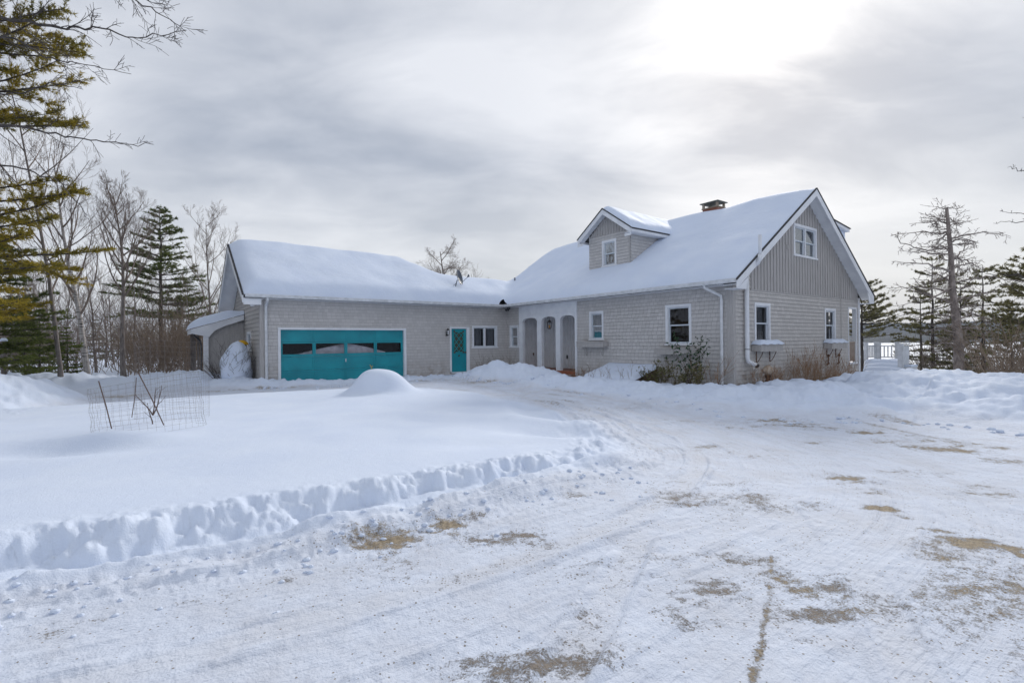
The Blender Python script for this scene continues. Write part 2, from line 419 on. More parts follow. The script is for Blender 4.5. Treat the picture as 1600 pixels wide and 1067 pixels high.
CAGE = (-5.72, 7.75); MOUND = tuple(at(590, 600, 13.1)[:2])
def ground_h(X, Y, want=False):
    X = np.asarray(X, float); Y = np.asarray(Y, float); r = np.hypot(X, Y)
    q = .8*X+.6*Y
    base = .02+.03*fbm(X, Y, .12, 3, 3)
    base = base+.012*(Y > 10)*np.clip(Y-10, 0, 10)
    # gentle drop to the lake on the right and behind
    base = base-8.9*sstep(23, 100, q)-.55*sstep(17.5, 22, q)
    base = base+np.clip(fbm(X, Y, .02, 3, 9), -1, 1)*sstep(40, 120, r)*(q < 60)*1.5
    # driveway micro relief
    PI_ = np.array(ISL+[ISL[0]]); arc = np.concatenate([[0], np.cumsum(np.hypot(*np.diff(PI_, axis=0).T))])
    dp, (S_a,) = seg_dist(X, Y, ISL+[ISL[0]], arc[:, None]); ins = inside(X, Y, ISL); sd = np.where(ins, dp, -dp)
    fade = 1-sstep(14, 26, r)
    wx = X+.3*fbm(X, Y, .5, 2, 31); wy = Y+.3*fbm(X, Y, .5, 2, 32)
    sdw = sd+.12*fbm(X, Y, .4, 2, 33)
    ruts = fbm(S_a*.55, sdw*7, 1.0, 4, 5)*.028*np.exp(-((sd+1.2)/2.0)**2)
    tp = np.zeros(X.shape); tmask = np.zeros(X.shape); side = np.zeros(X.shape)
    for ti, (T, hw_) in enumerate(TRACKS):
        PT_ = np.array(T); al = np.concatenate([[0], np.cumsum(np.hypot(*np.diff(PT_, axis=0).T))]); dT, (aT,) = seg_dist(X, Y, T, al[:, None])
        dd_ = np.abs(dT-hw_); prof = np.exp(-(dd_/.10)**4); on = sstep(-.3, .2, fbm(aT*.25, aT*0+ti, 1., 2, 90+ti)+.25)
        tread = np.sign(np.sin(aT*2*math.pi/.06+np.round(dd_*30)*1.5))
        tp += on*(-.034*prof+.022*np.exp(-((dd_-.15)/.04)**2)+.003*tread*prof); tmask = np.maximum(tmask, prof*on)
    ruts = ruts+tp+.004*fbm(S_a*.3, sdw*22, 1., 2, 37)
    rough = (fbm(X, Y, 4.2, 4, 11)*.010+np.abs(fbm(X, Y, 13, 2, 12))*.005)*(.35+1.3*np.clip(fbm(X, Y, .55, 3, 13)+.25, 0, 1))
    drive = base+(ruts+rough)*fade*np.clip(1-sstep(-.1, .3, sd), 0, 1)
    # clods strewn along the foot of the island berm and the banks
    w = worley(X*8.5, Y*8.5, 4); clod = np.clip(.42-w, 0, 1)*.055
    # island
    edge_soft = sstep(-1.2, .6, X)*sstep(7.0, 8.4, Y)          # soft eroded end at the right
    wid = .36+1.5*edge_soft+.10*fbm(X, Y, 1.1, 2, 41)
    front_m = 1-sstep(8.2, 10.5, Y+.15*X)
    sd2 = sd+.09*fbm(X, Y, 2.0, 3, 21)*front_m+.05*fbm(X, Y, 6.5, 2, 22)*front_m*(1-edge_soft)
    up = sstep(0, 1, sd2/np.maximum(wid, .2)); up = 1-(1-up)**1.35
    hi = .225-.12*sstep(-2.4, 1.3, X)*(1-sstep(8, 12, Y))-.05*sstep(9, 13, Y)
    top = hi+.05*fbm(X, Y, .30, 3, 23)*sstep(.4, 1.5, sd)
    lw = worley(X*2.9+.5*fbm(X,Y,2,2,8), Y*2.9, 9); lw2 = worley(X*6.2, Y*6.2, 19)
    lw3 = worley(X*4.2+.4*fbm(X,Y,3,2,18), Y*4.2, 29)
    lump = ((np.clip(1-lw, 0, 1)**.6*.045+np.clip(1-lw3, 0, 1)**.7*.075+np.clip(.9-lw2, 0, 1)*.05-.055)*(.22+.62*sstep(-2.6,-.9,X)-.6*sstep(-.1,1.6,X))+.03*fbm(X,Y,1.2,2,44)+.03*fbm(X,Y,9,4,45,.6))*np.exp(-((sd-.26)/.26)**2)*front_m*(1-.6*edge_soft)
    face = .018*fbm(X*1.0, Y*1.0, 7, 3, 24)*np.exp(-((sd-.2)/.22)**2)*front_m
    isl = base+top*up+(lump+face)*(sd > -.15)
    # apron shoved out below the berm
    apron = (.085+.06*fbm(X, Y, 1.4, 4, 27))*np.exp(-((sd+.14)/.30)**2)*front_m
    h = np.maximum(drive+np.clip(apron, 0, 1)+clod*np.exp(-((sd+.5)/.5)**2)*fade*.9, isl)
    h = h+clod*.6*np.exp(-((sd+.9)/1.3)**2)*edge_soft
    # dips in the eroded end
    for (cx, cy, rx, ry, a, d) in ((.55,8.35,.75,.42,.1,-.13),(-.1,12.0,1.0,.5,-.5,-.12),(.75,10.2,.8,.45,-.6,-.10),(-.5,7.0,1.1,.35,.3,-.05),(.7,9.2,1.1,.32,-.2,.08),(-1.4,9.0,.9,.4,0,-.04)):
        u = (X-cx)*math.cos(a)+(Y-cy)*math.sin(a); v = -(X-cx)*math.sin(a)+(Y-cy)*math.cos(a)
        h = h+d*np.exp(-(u/rx)**2-(v/ry)**2)
    # round snow mound with the twig
    u = X-MOUND[0]; v = Y-MOUND[1]; dd = np.hypot(u/np.where(u > 0, 1.35, 1.0), v)
    h = h+.60/(1+np.exp(np.clip((dd-.56)*8.5, -50, 50)))+.10*np.exp(-(dd/1.9)**2)-.02
    # drifts round the wire cage
    u = X-CAGE[0]; v = Y-CAGE[1]; dd = np.hypot(u, v)
    h = h+.13*np.exp(-(dd/.8)**2)-.11*np.exp(-((u+.35)/1.0)**2-((v+1.15)/.35)**2)+.06*np.exp(-((u+.2)/.9)**2-((v+.65)/.25)**2)
    # plough banks
    lumpf = fbm(X, Y, 1.5, 4, 51)
    bankm = np.zeros(X.shape)
    for bi, B in enumerate(BANKS):
        P = [(b[0], b[1]) for b in B]; V = np.array([(b[2], b[3]) for b in B])
        d, (hz, hw) = seg_dist(X, Y, P, V)
        t = np.clip(1-d/hw, 0, 1); t = t*t*(3-2*t); t = t**.8
        bh = (hz-base)*t
        w3 = worley(X*1.9+bi, Y*1.9, 33); w4 = worley(X*4.6, Y*4.6, 35)
        bh = bh+t*(1-t*.6)*(.20*lumpf+.19*(np.clip(1-w3, 0, 1)-.35)+.12*(np.clip(.9-w4, 0, 1)-.3)+.10*fbm(X, Y, 5, 4, 53))
        bankm = np.maximum(bankm, t)
        h = np.where(t > 0, np.maximum(h, base+bh), h)
        h = h+clod*1.1*np.exp(-((d-hw)/.55)**2)*fade
    if want: return h, sd, bankm, r, S_a, tmask
    return h
# grit patches (centre, half sizes in the photo's ground plane) -> metres
GR = []
def patch(px, py, rx, ry, s, k=0, ang=0):
    x, y = gp(px, py, .03); GR.append((x, y, 1.6*rx*y/F_PX, 1.7*ry*y*y/(1.57*F_PX), s, k, ang))
for a in [(605,852,46,17,1.05,1,.35),(580,868,22,8,.7,1,.3),(690,820,22,10,1.0,1,.3),(712,830,16,8,.8,1,0),(735,805,24,5,.7,0,.2),(790,840,46,9,1.0,0,.1),(890,770,18,4,.7,0,0),(862,848,22,7,.55,0,0),
  (1205,660,30,3.5,1.0,1,0),(1255,663,24,3,.9,1,0),(1180,668,26,3,.7,1,0),(1345,672,34,3.5,1.0,1,0),(1420,680,24,3,.9,1,0),(1480,694,44,5,1.0,1,0),(1540,712,30,5,.7,1,0),(1275,690,22,3,.7,1,0),(1310,748,26,6,.95,1,0),(1330,760,16,4,.7,1,0),(1400,797,20,5,1.15,1,0),(1455,826,22,3,1.0,1,0),
  (1520,852,40,8,1.1,1,0),(1575,860,16,9,1.0,1,0),(1490,872,26,9,.8,1,0),(1530,925,42,26,.85,1,.2),(1560,950,20,14,.85,1,0),(1590,920,12,16,.8,1,0),(1165,880,36,16,.8,0,.3),(1110,925,52,18,.85,0,.4),(1050,945,26,16,.8,0,0),(1215,905,12,14,.8,1,0),(1200,890,14,12,.8,0,0),
  (1262,930,42,22,.85,1,0),(1300,962,36,22,.85,0,.2),(1338,925,40,16,.85,0,0),(1340,952,26,12,.8,1,0),(1255,975,26,18,.75,0,0),(800,1050,60,22,.9,0,0),(880,1030,50,18,.85,0,0),(930,1000,50,14,.75,0,0),(760,1040,46,14,.75,0,0),
  (1395,945,36,16,.6,0,0),(1090,785,36,14,.65,0,0),(1165,770,30,16,.7,0,0),(1240,780,26,12,.55,0,0),(1060,758,44,5,.65,1,.3),(890,880,44,14,.6,0,0),(910,955,26,10,.6,0,0),(1000,700,50,3,.45,1,.2),
  (108,972,26,6,.85,1,.3),(160,957,16,4,.7,1,.3),(300,934,12,4,.6,0,0),(360,925,16,4,.55,0,0),(455,906,20,5,.5,0,0),(640,895,20,4,.5,0,0),(1130,700,40,3,.6,1,0),(1180,712,36,3,.6,1,0),(1240,722,30,3,.55,1,0),(1080,660,40,2.5,.6,1,0),(960,640,60,2,.5,1,0),(1450,740,40,4,.6,1,0),(1560,770,36,6,.75,1,0),(1590,800,20,6,.7,1,0),(1390,640,30,2,.3,1,0),
  (1040,880,40,18,.5,0,0),(980,820,40,12,.4,0,0),(1480,980,50,20,.45,0,0),(700,960,40,12,.35,0,0)]: patch(*a)
for a in [(60,632,40,2.2,1.25,1),(205,604,95,1.8,1.1,1),(120,622,60,1.5,.8,1),(190,620,60,1.6,.9,1),(330,613,50,1.2,.8,1),(430,609,60,1.2,.8,1),(680,597,40,1.4,.9,1),(750,600,40,1.4,.8,1),(540,600,30,1.,.6,1),(20,640,40,1.6,.8,1)]: patch(*a)
def build_ground():
    az = np.concatenate([np.arange(-180, -56, 3.0), np.arange(-56, -48, .5), np.arange(-48, 48, .16), np.arange(48, 56, .5), np.arange(56, 180, 3.0)])
    rr = [.6]
    while rr[-1] < 1950:
        r = rr[-1]
        k = .03 if r < 1.6 else (.0075 if r < 22 else (.014 if r < 40 else .06))
        rr.append(r*(1+k))
    rr = np.array(rr); A, RR = np.meshgrid(np.radians(az), rr)
    X = np.sin(A)*RR; Y = np.cos(A)*RR
    H, sd, bm, r, S_a, tmk = ground_h(X, Y, True)
    H = np.where(r > 900, -12, H)
    na, nr = len(az), len(rr); co = np.stack([X, Y, H], -1).reshape(-1, 3).astype(np.float32)
    co = np.concatenate([co, [[0, 0, float(ground_h(np.array([0.]), np.array([0.]))[0])]]]).astype(np.float32)
    i = np.arange(nr-1)[:,None]*na; j = np.arange(na)[None,:]; j2 = (j+1) % na
    q = np.stack([i+j, i+j2, i+na+j2, i+na+j], -1).reshape(-1, 4)[:, ::-1]
    t = np.stack([np.full(na, nr*na), (np.arange(na)+1) % na, np.arange(na)], -1)
    me = bpy.data.meshes.new('snowy_ground')
    idx = np.concatenate([q.ravel(), t.ravel()]).astype(np.int32)
    me.vertices.add(len(co)); me.vertices.foreach_set('co', co.ravel())
    me.loops.add(len(idx)); me.loops.foreach_set('vertex_index', idx)
    st = np.concatenate([np.arange(len(q))*4, len(q)*4+np.arange(len(t))*3]).astype(np.int32)
    me.polygons.add(len(st)); me.polygons.foreach_set('loop_start', st); me.update(calc_edges=True)
    me.polygons.foreach_set('use_smooth', np.ones(len(st), bool))
    g = np.zeros(X.shape); bn = np.zeros(X.shape)
    wf = np.clip(r/6-.25, .12, 1.6); wx = X+wf*(.22*fbm(X, Y, 1.8, 3, 61)+.09*fbm(X, Y, 7, 3, 66)); wy = Y+wf*(.22*fbm(X, Y, 1.8, 3, 62)+.09*fbm(X, Y, 7, 3, 67))
    brk = np.clip(.86+.60*fbm(X*.55, Y*2.2, 3.2, 4, 94)+.25*fbm(X, Y, 12, 2, 95), .25, 1.25)
    for (x, y, a, b, s, k, ang) in GR:
        c_, s_ = math.cos(ang), math.sin(ang)
        if k == 2: a_, b_ = X+.03*fbm(X, Y, 9, 2, 68), Y
        else: a_, b_ = wx, wy
        u = (a_-x)*c_+(b_-y)*s_; v = -(a_-x)*s_+(b_-y)*c_
        e = 1.13*s*np.exp(-((u/a)**2+(v/b)**2)*.8)*(1 if k == 2 else brk); k = min(k, 1); bn = np.where(e > g, k, bn); g = np.maximum(g, e)
    sgm = [gp(1150, 1150, .03), gp(1176, 1060, .03), gp(1192, 980, .03), gp(1203, 915, .03), gp(1205, 865, .03)]
    dl_, (wl_,) = seg_dist(X+.012*fbm(X, Y, 11, 3, 68), Y, sgm, np.array([[.034],[.032],[.03],[.03],[.02]]))
    ln_ = .98*np.exp(-(dl_/wl_)**2)*(.95+.35*fbm(X, Y, 7, 4, 69)); bn = np.where(ln_ > g, 1, bn); g = np.maximum(g, ln_)
    drv = (1-sstep(-.35, -.05, sd))*(1-sstep(.05, .35, bm))*(1-sstep(18, 24, r))
    st1 = fbm(S_a*.45, (sd+.15*fbm(X, Y, .5, 2, 77))*3.4, 1., 4, 91); lo_ = fbm(X, Y, .28, 2, 92)
    wgt = .35+.65*sstep(-.5, 1.5, X)
    stg = sstep(-.05, .55, st1)*sstep(-.35, .35, lo_)*wgt*.82
    bn = np.where(stg > g, np.maximum(sstep(4.2, 6.0, Y), sstep(1.6, 3., X)), bn); g = np.maximum(g, stg)
    g = np.maximum(g, .42*tmk*sstep(.0, .5, fbm(X, Y, .6, 2, 93)+.15))
    # dirt in the far left bank
    dl = np.exp(-((X+19.6)/.8)**2-((Y-22.2)/1.2)**2)*.8
    g = np.maximum(g*drv, dl)
    for nm, arr in (('grit', g), ('brown', bn), ('drive', drv), ('track', tmk*drv), ('fs', S_a), ('fn', sd)):
        at_ = me.attributes.new(nm, 'FLOAT', 'POINT'); at_.data.foreach_set('value', np.concatenate([arr.ravel(), [0]]).astype(np.float32))
    o = bpy.data.objects.new('ground', me); COL.objects.link(o); tag(o, kind='structure', label='snow covered ground with a ploughed gritty driveway')
    m, nt, b = newmat('ground_snow'); v = objco(nt); me.materials.append(m)
    ag = N(nt, 'ShaderNodeAttribute', attribute_name='grit').outputs['Fac']; ab = N(nt, 'ShaderNodeAttribute', attribute_name='brown').outputs['Fac']; ad = N(nt, 'ShaderNodeAttribute', attribute_name='drive').outputs['Fac']; at_k = N(nt, 'ShaderNodeAttribute', attribute_name='track').outputs['Fac']
    base = mixc(nt, mapr(nt, noise(nt, 1.3, 3, v), .3, .7), (.655,.735,.885), (.71,.785,.915))
    pack = mixc(nt, mapr(nt, noise(nt, 2.2, 6, v, .62), .35, .66), (.70,.755,.865), (.625,.665,.755))
    base = mixc(nt, math_(nt, 'MULTIPLY', ad, .8), base, pack)
    base = mixc(nt, math_(nt, 'MULTIPLY', at_k, .55), base, (.66,.69,.76))
    # faint traffic staining
    st_ = math_(nt, 'MULTIPLY', math_(nt, 'MULTIPLY', mapr(nt, noise(nt, 1.1, 5, v, .6), .47, .72), ad), .15)
    base = mixc(nt, st_, base, (.50,.43,.35))
    fine = noise(nt, 75, 6, v, .85); mid = noise(nt, 14, 6, v, .75)
    nn = math_(nt, 'ADD', math_(nt, 'MULTIPLY', fine, .55), math_(nt, 'MULTIPLY', mid, .45))
    msk = mapr(nt, math_(nt, 'ADD', nn, math_(nt, 'MULTIPLY', ag, .185)), .625, .705)
    msk = math_(nt, 'MULTIPLY', msk, .92)
    # single pebbles all over the drive
    vo = N(nt, 'ShaderNodeTexVoronoi'); vo.inputs['Scale'].default_value = 42; nt.links.new(v, vo.inputs['Vector'])
    pr = N(nt, 'ShaderNodeSeparateColor'); nt.links.new(vo.outputs['Color'], pr.inputs[0])
    thr = math_(nt, 'ADD', .965, math_(nt, 'MULTIPLY', ag, -.5))
    dens = math_(nt, 'SUBTRACT', thr, mapr(nt, noise(nt, .8, 3, v), .5, .75, 0, .10))
    peb = math_(nt, 'MULTIPLY', math_(nt, 'GREATER_THAN', pr.outputs[0], dens), math_(nt, 'LESS_THAN', vo.outputs['Distance'], .26))
    peb = math_(nt, 'MULTIPLY', peb, ad)
    gcol = mixc(nt, noise(nt, 70, 2, v), (.11,.085,.065), (.32,.26,.19))
    bcol = mixc(nt, mapr(nt, noise(nt, 45, 5, v, .8), .3, .7), (.13,.095,.05), (.45,.35,.21))
    gc = mixc(nt, ab, gcol, bcol)
    c = mixc(nt, msk, base, gc); c = mixc(nt, math_(nt, 'MULTIPLY', peb, .8), c, gcol)
    nt.links.new(c, b.inputs['Base Color']); b.inputs['Roughness'].default_value = .75; b.inputs['Specular IOR Level'].default_value = .25
    fc = N(nt, 'ShaderNodeCombineXYZ')
    for k_, nm_ in enumerate(('fs', 'fn')): nt.links.new(N(nt, 'ShaderNodeAttribute', attribute_name=nm_).outputs['Fac'], fc.inputs[k_])
    tcx = N(nt, 'ShaderNodeMapping'); tcx.inputs['Scale'].default_value = (1.6, 16., 1); nt.links.new(fc.outputs[0], tcx.inputs[0])
    b0 = bump(nt, None, math_(nt, 'MULTIPLY', noise(nt, 1., 5, tcx.outputs[0], .6), ad), .020)
    b1 = bump(nt, None, noise(nt, 9, 7, v, .6), .022, chain=b0)
    hh = math_(nt, 'ADD', noise(nt, 75, 3, v), math_(nt, 'MULTIPLY', math_(nt, 'ADD', msk, peb), .6))
    bump(nt, b, hh, .0045, 1, b1)
    # calm the bump on untouched snow
    for bnode in [x for x in nt.nodes if x.type == 'BUMP'][:2]:
        nt.links.new(mapr(nt, ad, 0, 1, .30, 1.0), bnode.inputs['Strength'])
    return o
build_ground()
def gz(x, y): return float(ground_h(np.array([x]), np.array([y]))[0])

# lake and hills on the far right
mb = MB()
for k in range(24):
    a0 = R(-5+k*5); a1 = R(-5+(k+1)*5); b0 = 60
    for r0, r1 in ((60,200),(200,700),(700,1980)):
        mb.face([(math.sin(a0)*r0, math.cos(a0)*r0, -8), (math.sin(a1)*r0, math.cos(a1)*r0, -8), (math.sin(a1)*r1, math.cos(a1)*r1, -8), (math.sin(a0)*r1, math.cos(a0)*r1, -8)][::-1])
tag(mb.build('lake', simple('lake_snow', (.80,.83,.88), .6, (.70,.74,.80), .02)), kind='structure')
def hill(name, r, h0, h1, seed, col, az0=8, az1=75, lab=None):
    rnd = np.random.RandomState(seed); n = 420
    a = np.radians(np.linspace(az0, az1, n)); x = np.linspace(0, 14, n)
    hh = h0+(h1-h0)*(vnoise(x*.45, x*0+seed, seed)+.5)+1.2*(vnoise(x*14, x*0, seed+2))*2+.5*rnd.rand(n)
    mb = MB()
    for rr_, f in ((r, 0.), (r+60, .45), (r+170, 1.0), (r+420, .7)):
        for i in range(n): mb.v.append((math.sin(a[i])*rr_, math.cos(a[i])*rr_, -9+(hh[i])*f+(rnd.rand()*1.5 if f > 0 else 0)))
    for k in range(3):
        for i in range(n-1):
            mb.f.append((k*n+i, k*n+i+1, (k+1)*n+i+1, (k+1)*n+i)); mb.uv.append(None)
    return tag(mb.build(name, simple(name+'_forest', col, .95, tuple(c*.6 for c in col), .06)), kind='structure')
hill('hills', 1500, 30, 62, 5, (.035,.038,.04))
hill('near_shore', 1150, 10, 26, 8, (.022,.028,.024), 30, 58)

# ================================================================== HOUSE
house = empty('house', (HX, HY, 0), TH, 'long grey-taupe shingled house with snow-laden roofs, attached garage and white arched porch', 'house')
def pt(ax, val, u, n, z): return (val-n, u, z) if ax == 'x' else (u, val-n, z)
def fbox(mb, F, u0, u1, n0, n1, z0, z1):
    ax, val = F
    if ax == 'x': mb.box(val-n1, val-n0, u0, u1, z0, z1)
    else: mb.box(u0, u1, val-n1, val-n0, z0, z1)
def wall(name, F, mat, L, Rr, z0, z1, openings=(), row=.127, dep=.022, lab=None):
    """courses of real overlapping shingles; L,Rr limits may be functions of z"""
    ax, val = F; mb = MB()
    Lf = L if callable(L) else (lambda z: L); Rf = Rr if callable(Rr) else (lambda z: Rr)
    zs = {z0, z1}; k = math.ceil(z0/row)
    while k*row < z1: zs.add(round(k*row, 5)); k += 1
    for o in openings: zs.add(o[2]); zs.add(o[3])
    zs = sorted(z for z in zs if z0 <= z <= z1)
    flip = ax == 'y'
    def q(u0, n0, za, u1, n1, zb, u0b=None, u1b=None):
        u0b = u0 if u0b is None else u0b; u1b = u1 if u1b is None else u1b
        p = [pt(ax, val, u0, n0, za), pt(ax, val, u1, n0, za), pt(ax, val, u1b, n1, zb), pt(ax, val, u0b, n1, zb)]
        uv = [(u0, za+.0005), (u1, za+.0005), (u1b, zb-.0005), (u0b, zb-.0005)]
        if not flip: p.reverse(); uv.reverse()
        mb.face(p, uv)
    for a, b in zip(zs[:-1], zs[1:]):
        if b-a < 1e-4: continue
        kk = math.floor((a+b)/2/row); fa = (a-kk*row)/row; fb = (b-kk*row)/row
        na = dep*(1-fa); nb_ = dep*(1-fb)
        mid = (a+b)/2
        cuts = sorted((o[0], o[1]) for o in openings if o[2] < mid < o[3])
        la, lb, ra, rb = Lf(a), Lf(b), Rf(a), Rf(b)
        if rb < lb: lb = rb = (lb+rb)/2
        segs = []; cur = (la, lb)
        for c0, c1 in cuts:
            if c1 <= min(la, lb) or c0 >= max(ra, rb): continue
            if c0 > cur[0]: segs.append((cur[0], c0, cur[1], c0))
            cur = (c1, c1)
        if cur[0] < ra: segs.append((cur[0], ra, cur[1], rb))
        for s0, s1, t0, t1 in segs:
            q(s0, na, a, s1, nb_, b, t0, t1)
            if fa < .01 and a > z0+.001: q(s0, .001, a-.0006, s1, dep, a)
    return mb.build(name, mat, house)

WG = ('y', 0.); WM = ('x', 0.); WR = ('y', 11.642); WL = ('x', -10.9)
ZE, ZS = 3.35, 3.24        # eave of roof deck, soffit
SL = .675; RX = 4.7; XL = -.5; XR = 9.9; YF = -.4; ZR = 6.82
GSL = .593; GRY = 15.2
def roof_main(x): return ZE+SL*min(x+.45, 9.85-x)
# window list  (frame, u0,u1,z0,z1, kind, curtain)
def window(F, u0, u1, z0, z1, kind='hung', curtain=None, trim=.085, glass='glass', label=None, sashmat='sash', dp=.09):
    w = MB()
    fbox(w, F, u0-.0, u1+.0, -.02, .035, z1-trim, z1); fbox(w, F, u0-.03, u1+.03, -.02, .055, z0, z0+trim*.7)
    fbox(w, F, u0, u0+trim, -.02, .033, z0+trim*.7, z1-trim); fbox(w, F, u1-trim, u1, -.02, .033, z0+trim*.7, z1-trim)
    # jamb returns
    fbox(w, F, u0+trim, u0+trim+.015, -dp-.05, .01, z0+trim*.7, z1-trim); fbox(w, F, u1-trim-.015, u1-trim, -dp-.05, .01, z0+trim*.7, z1-trim)
    fbox(w, F, u0+trim+.015, u1-trim-.015, -dp-.05, .01, z1-trim-.015, z1-trim); fbox(w, F, u0+trim+.015, u1-trim-.015, -dp-.05, .012, z0+trim*.7, z0+trim*.7+.018)
    fr = w.build('window_frame', MT['white'], house)
    if label: fr['label'] = label
    a0, a1 = u0+trim+.017, u1-trim-.017; b0, b1 = z0+trim*.7+.02, z1-trim-.017; s = .035
    cells = []
    if kind == 'hung': cells = [(a0, a1, (b0+b1)/2-.015, b1, .02, 1), (a0, a1, b0, (b0+b1)/2+.015, .052, 0)]
    elif kind == 'pair':
        m = (a0+a1)/2; cells = [(a0, m-.03, b0, b1, .03, 0), (m+.03, a1, b0, b1, .03, 0)]
    elif kind == 'hung2':
        m = (a0+a1)/2; cells = [(a, b, c, d, e, f) for a, b in ((a0, m-.03), (m+.03, a1)) for c, d, e, f in (((b0+b1)/2-.015, b1, .02, 1), (b0, (b0+b1)/2+.015, .052, 0))]
    if kind in ('pair', 'hung2'):
        mm_ = MB(); m = (a0+a1)/2; fbox(mm_, F, m-.029, m+.029, -.08, .02, b0, b1); mm_.build('mullion', MT['white'], fr)
    for (c0, c1, d0, d1, n, up) in cells:
        sb = MB(); n0, n1 = -n-.03, -n
        fbox(sb, F, c0, c0+s, n0, n1, d0, d1); fbox(sb, F, c1-s, c1, n0, n1, d0, d1)
        fbox(sb, F, c0+s, c1-s, n0, n1, d1-s, d1); fbox(sb, F, c0+s, c1-s, n0, n1, d0, d0+s*1.2)
        sb.build('sash', MT[sashmat], fr)
        g = MB(); ax, val = F
        g.face([pt(ax, val, c0+s, n0+.012, d0+s*1.2), pt(ax, val, c1-s, n0+.012, d0+s*1.2), pt(ax, val, c1-s, n0+.012, d1-s), pt(ax, val, c0+s, n0+.012, d1-s)])
        g.build('pane', MT[glass], fr)
    if curtain:
        cm = MB(); ax, val = F
        for (c0, c1, mt_) in curtain:
            n = 24; P = []
            for i in range(n+1):
                u = u0+(u1-u0)*(c0+(c1-c0)*i/n); P.append((u, -.22+.025*math.sin(i*1.7)+.01*math.sin(i*4.1)))
            cm = MB()
            for (ua, na), (ub, nb_) in zip(P[:-1], P[1:]):
                cm.face([pt(ax, val, ua, na, z0), pt(ax, val, ub, nb_, z0), pt(ax, val, ub, nb_, z1), pt(ax, val, ua, na, z1)])
            cm.build('curtain', MT[mt_], fr, smooth=True)
    return (u0+.03, u1-.03, z0+.03, z1-.03)
o_sw = window(WM, 5.22, 5.98, 1.60, 2.75, 'hung', [(.1,.42,'curtain'),(.5,.9,'curtain')], glass='glass_screen')
o_lw = window(WM, 1.39, 2.38, 1.41, 2.77, 'hung', [(.05,.52,'darkcurtain'),(.54,.95,'darkcurtain')], label='largest window of the long front wall, with dark curtains')
o_iw = window(WM, 10.68, 11.40, 1.29, 2.38, 'hung', None)
o_g1 = window(WG, 1.22, 2.20, 1.46, 2.75, 'hung', [(.62,.95,'curtain')], glass='glass')
o_g2 = window(WG, 6.28, 7.24, 1.46, 2.73, 'hung', None, sashmat='sash')
o_up = window(WG, 3.88, 5.66, 4.46, 5.60, 'hung2', None, glass='glass_bright', label='two-part attic window high in the board gable, reflecting the sky')
o_rw = window(WR, -2.02, -.60, 1.29, 2.36, 'pair', [(.06,.46,'curtain'),(.54,.94,'curtain')])
o_lw2 = window(WL, 13.7, 14.8, 1.30, 2.10, 'hung', [(.1,.9,'curtain')])
o_dw_F = ('x', 1.1)
# walls
GD = (-10.33, -5.33, -.2, 2.19)
BD = (-3.20, -2.24, .2, 2.29)
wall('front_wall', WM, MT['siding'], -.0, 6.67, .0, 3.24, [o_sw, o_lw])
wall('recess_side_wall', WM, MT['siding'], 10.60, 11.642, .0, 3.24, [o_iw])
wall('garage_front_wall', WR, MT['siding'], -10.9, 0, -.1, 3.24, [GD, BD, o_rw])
# gable wall: shingles below, board and batten above
OPN = (8.50, 9.22, .62, 2.78)
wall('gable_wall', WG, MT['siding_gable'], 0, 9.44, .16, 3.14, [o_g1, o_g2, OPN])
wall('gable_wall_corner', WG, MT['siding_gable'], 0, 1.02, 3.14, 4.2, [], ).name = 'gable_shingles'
for ob in [COL.objects['gable_shingles']]:
    me = ob.data   # clip the corner strip under the rake
    for v_ in me.vertices: v_.co.z = min(v_.co.z, roof_main(max(v_.co.x, 0))-.10)
mb = MB()
def gtop(x): return roof_main(x)-.12
a_, b_ = o_up[0], o_up[1]
mb.face([(1.02,-.012,3.14),(a_,-.012,3.14),(a_,-.012,gtop(a_)),(1.02,-.012,gtop(1.02))]); mb.face([(b_,-.012,3.14),(9.44,-.012,3.14),(9.44,-.012,gtop(9.44)),(b_,-.012,gtop(b_))])
mb.face([(a_,-.012,3.14),(b_,-.012,3.14),(b_,-.012,o_up[2]),(a_,-.012,o_up[2])]); mb.face([(a_,-.012,o_up[3]),(b_,-.012,o_up[3]),(b_,-.012,gtop(b_)),(RX,-.012,gtop(RX)),(a_,-.012,gtop(a_))])
mb.hexa([(1.0,-.03,3.12),(9.44,-.03,3.12),(9.44,.0,3.12),(1.0,.0,3.12),(1.0,-.03,3.155),(9.44,-.03,3.155),(9.44,.0,3.155),(1.0,.0,3.155)])
mb.build('board_gable', MT['board'], house)
mb = MB(); x = 1.05; rnd = random.Random(4)
while x < 9.42:
    zt = min(gtop(x-.02), gtop(x+.02)); w = .022
    spans = [(3.157, zt)]
    if o_up[0]-.05 < x < o_up[1]+.05: spans = [(3.157, 4.46), (5.62, zt)]
    for a, b in spans:
        if b-a > .03: mb.box(x-w, x+w, -.036, -.0125, a, b)
    x += .205+rnd.uniform(-.006, .006)
bt = mb.build('battens', MT['board'], house); bt['label'] = 'vertical battens of the gable'
# foundation
mb = MB(); mb.box(.02, 9.42, .01, .2, -1.2, .16); mb.box(.01, .2, .2, 11.6, -.6, .0); mb.build('foundation', MT['conc'], house)
# corner boards
mb = MB(); mb.box(-.035, .10, -.035, -.0165, .05, 3.24); mb.box(-.035, -.0165, -.0165, .17, .05, 3.24); mb.build('corner_board', MT['board'], house)
mb = MB(); mb.box(9.44, 9.56, -.05, .07, -.5, 3.24); mb.build('corner_board', MT['white'], house)['label'] = 'white corner board at the right end of the gable wall'
mb = MB(); mb.box(-10.935, -10.80, 11.607, 11.6255, -.2, 3.24); mb.box(-10.935, -10.9165, 11.6255, 11.78, -.2, 3.24); mb.build('corner_board', MT['board'], house)
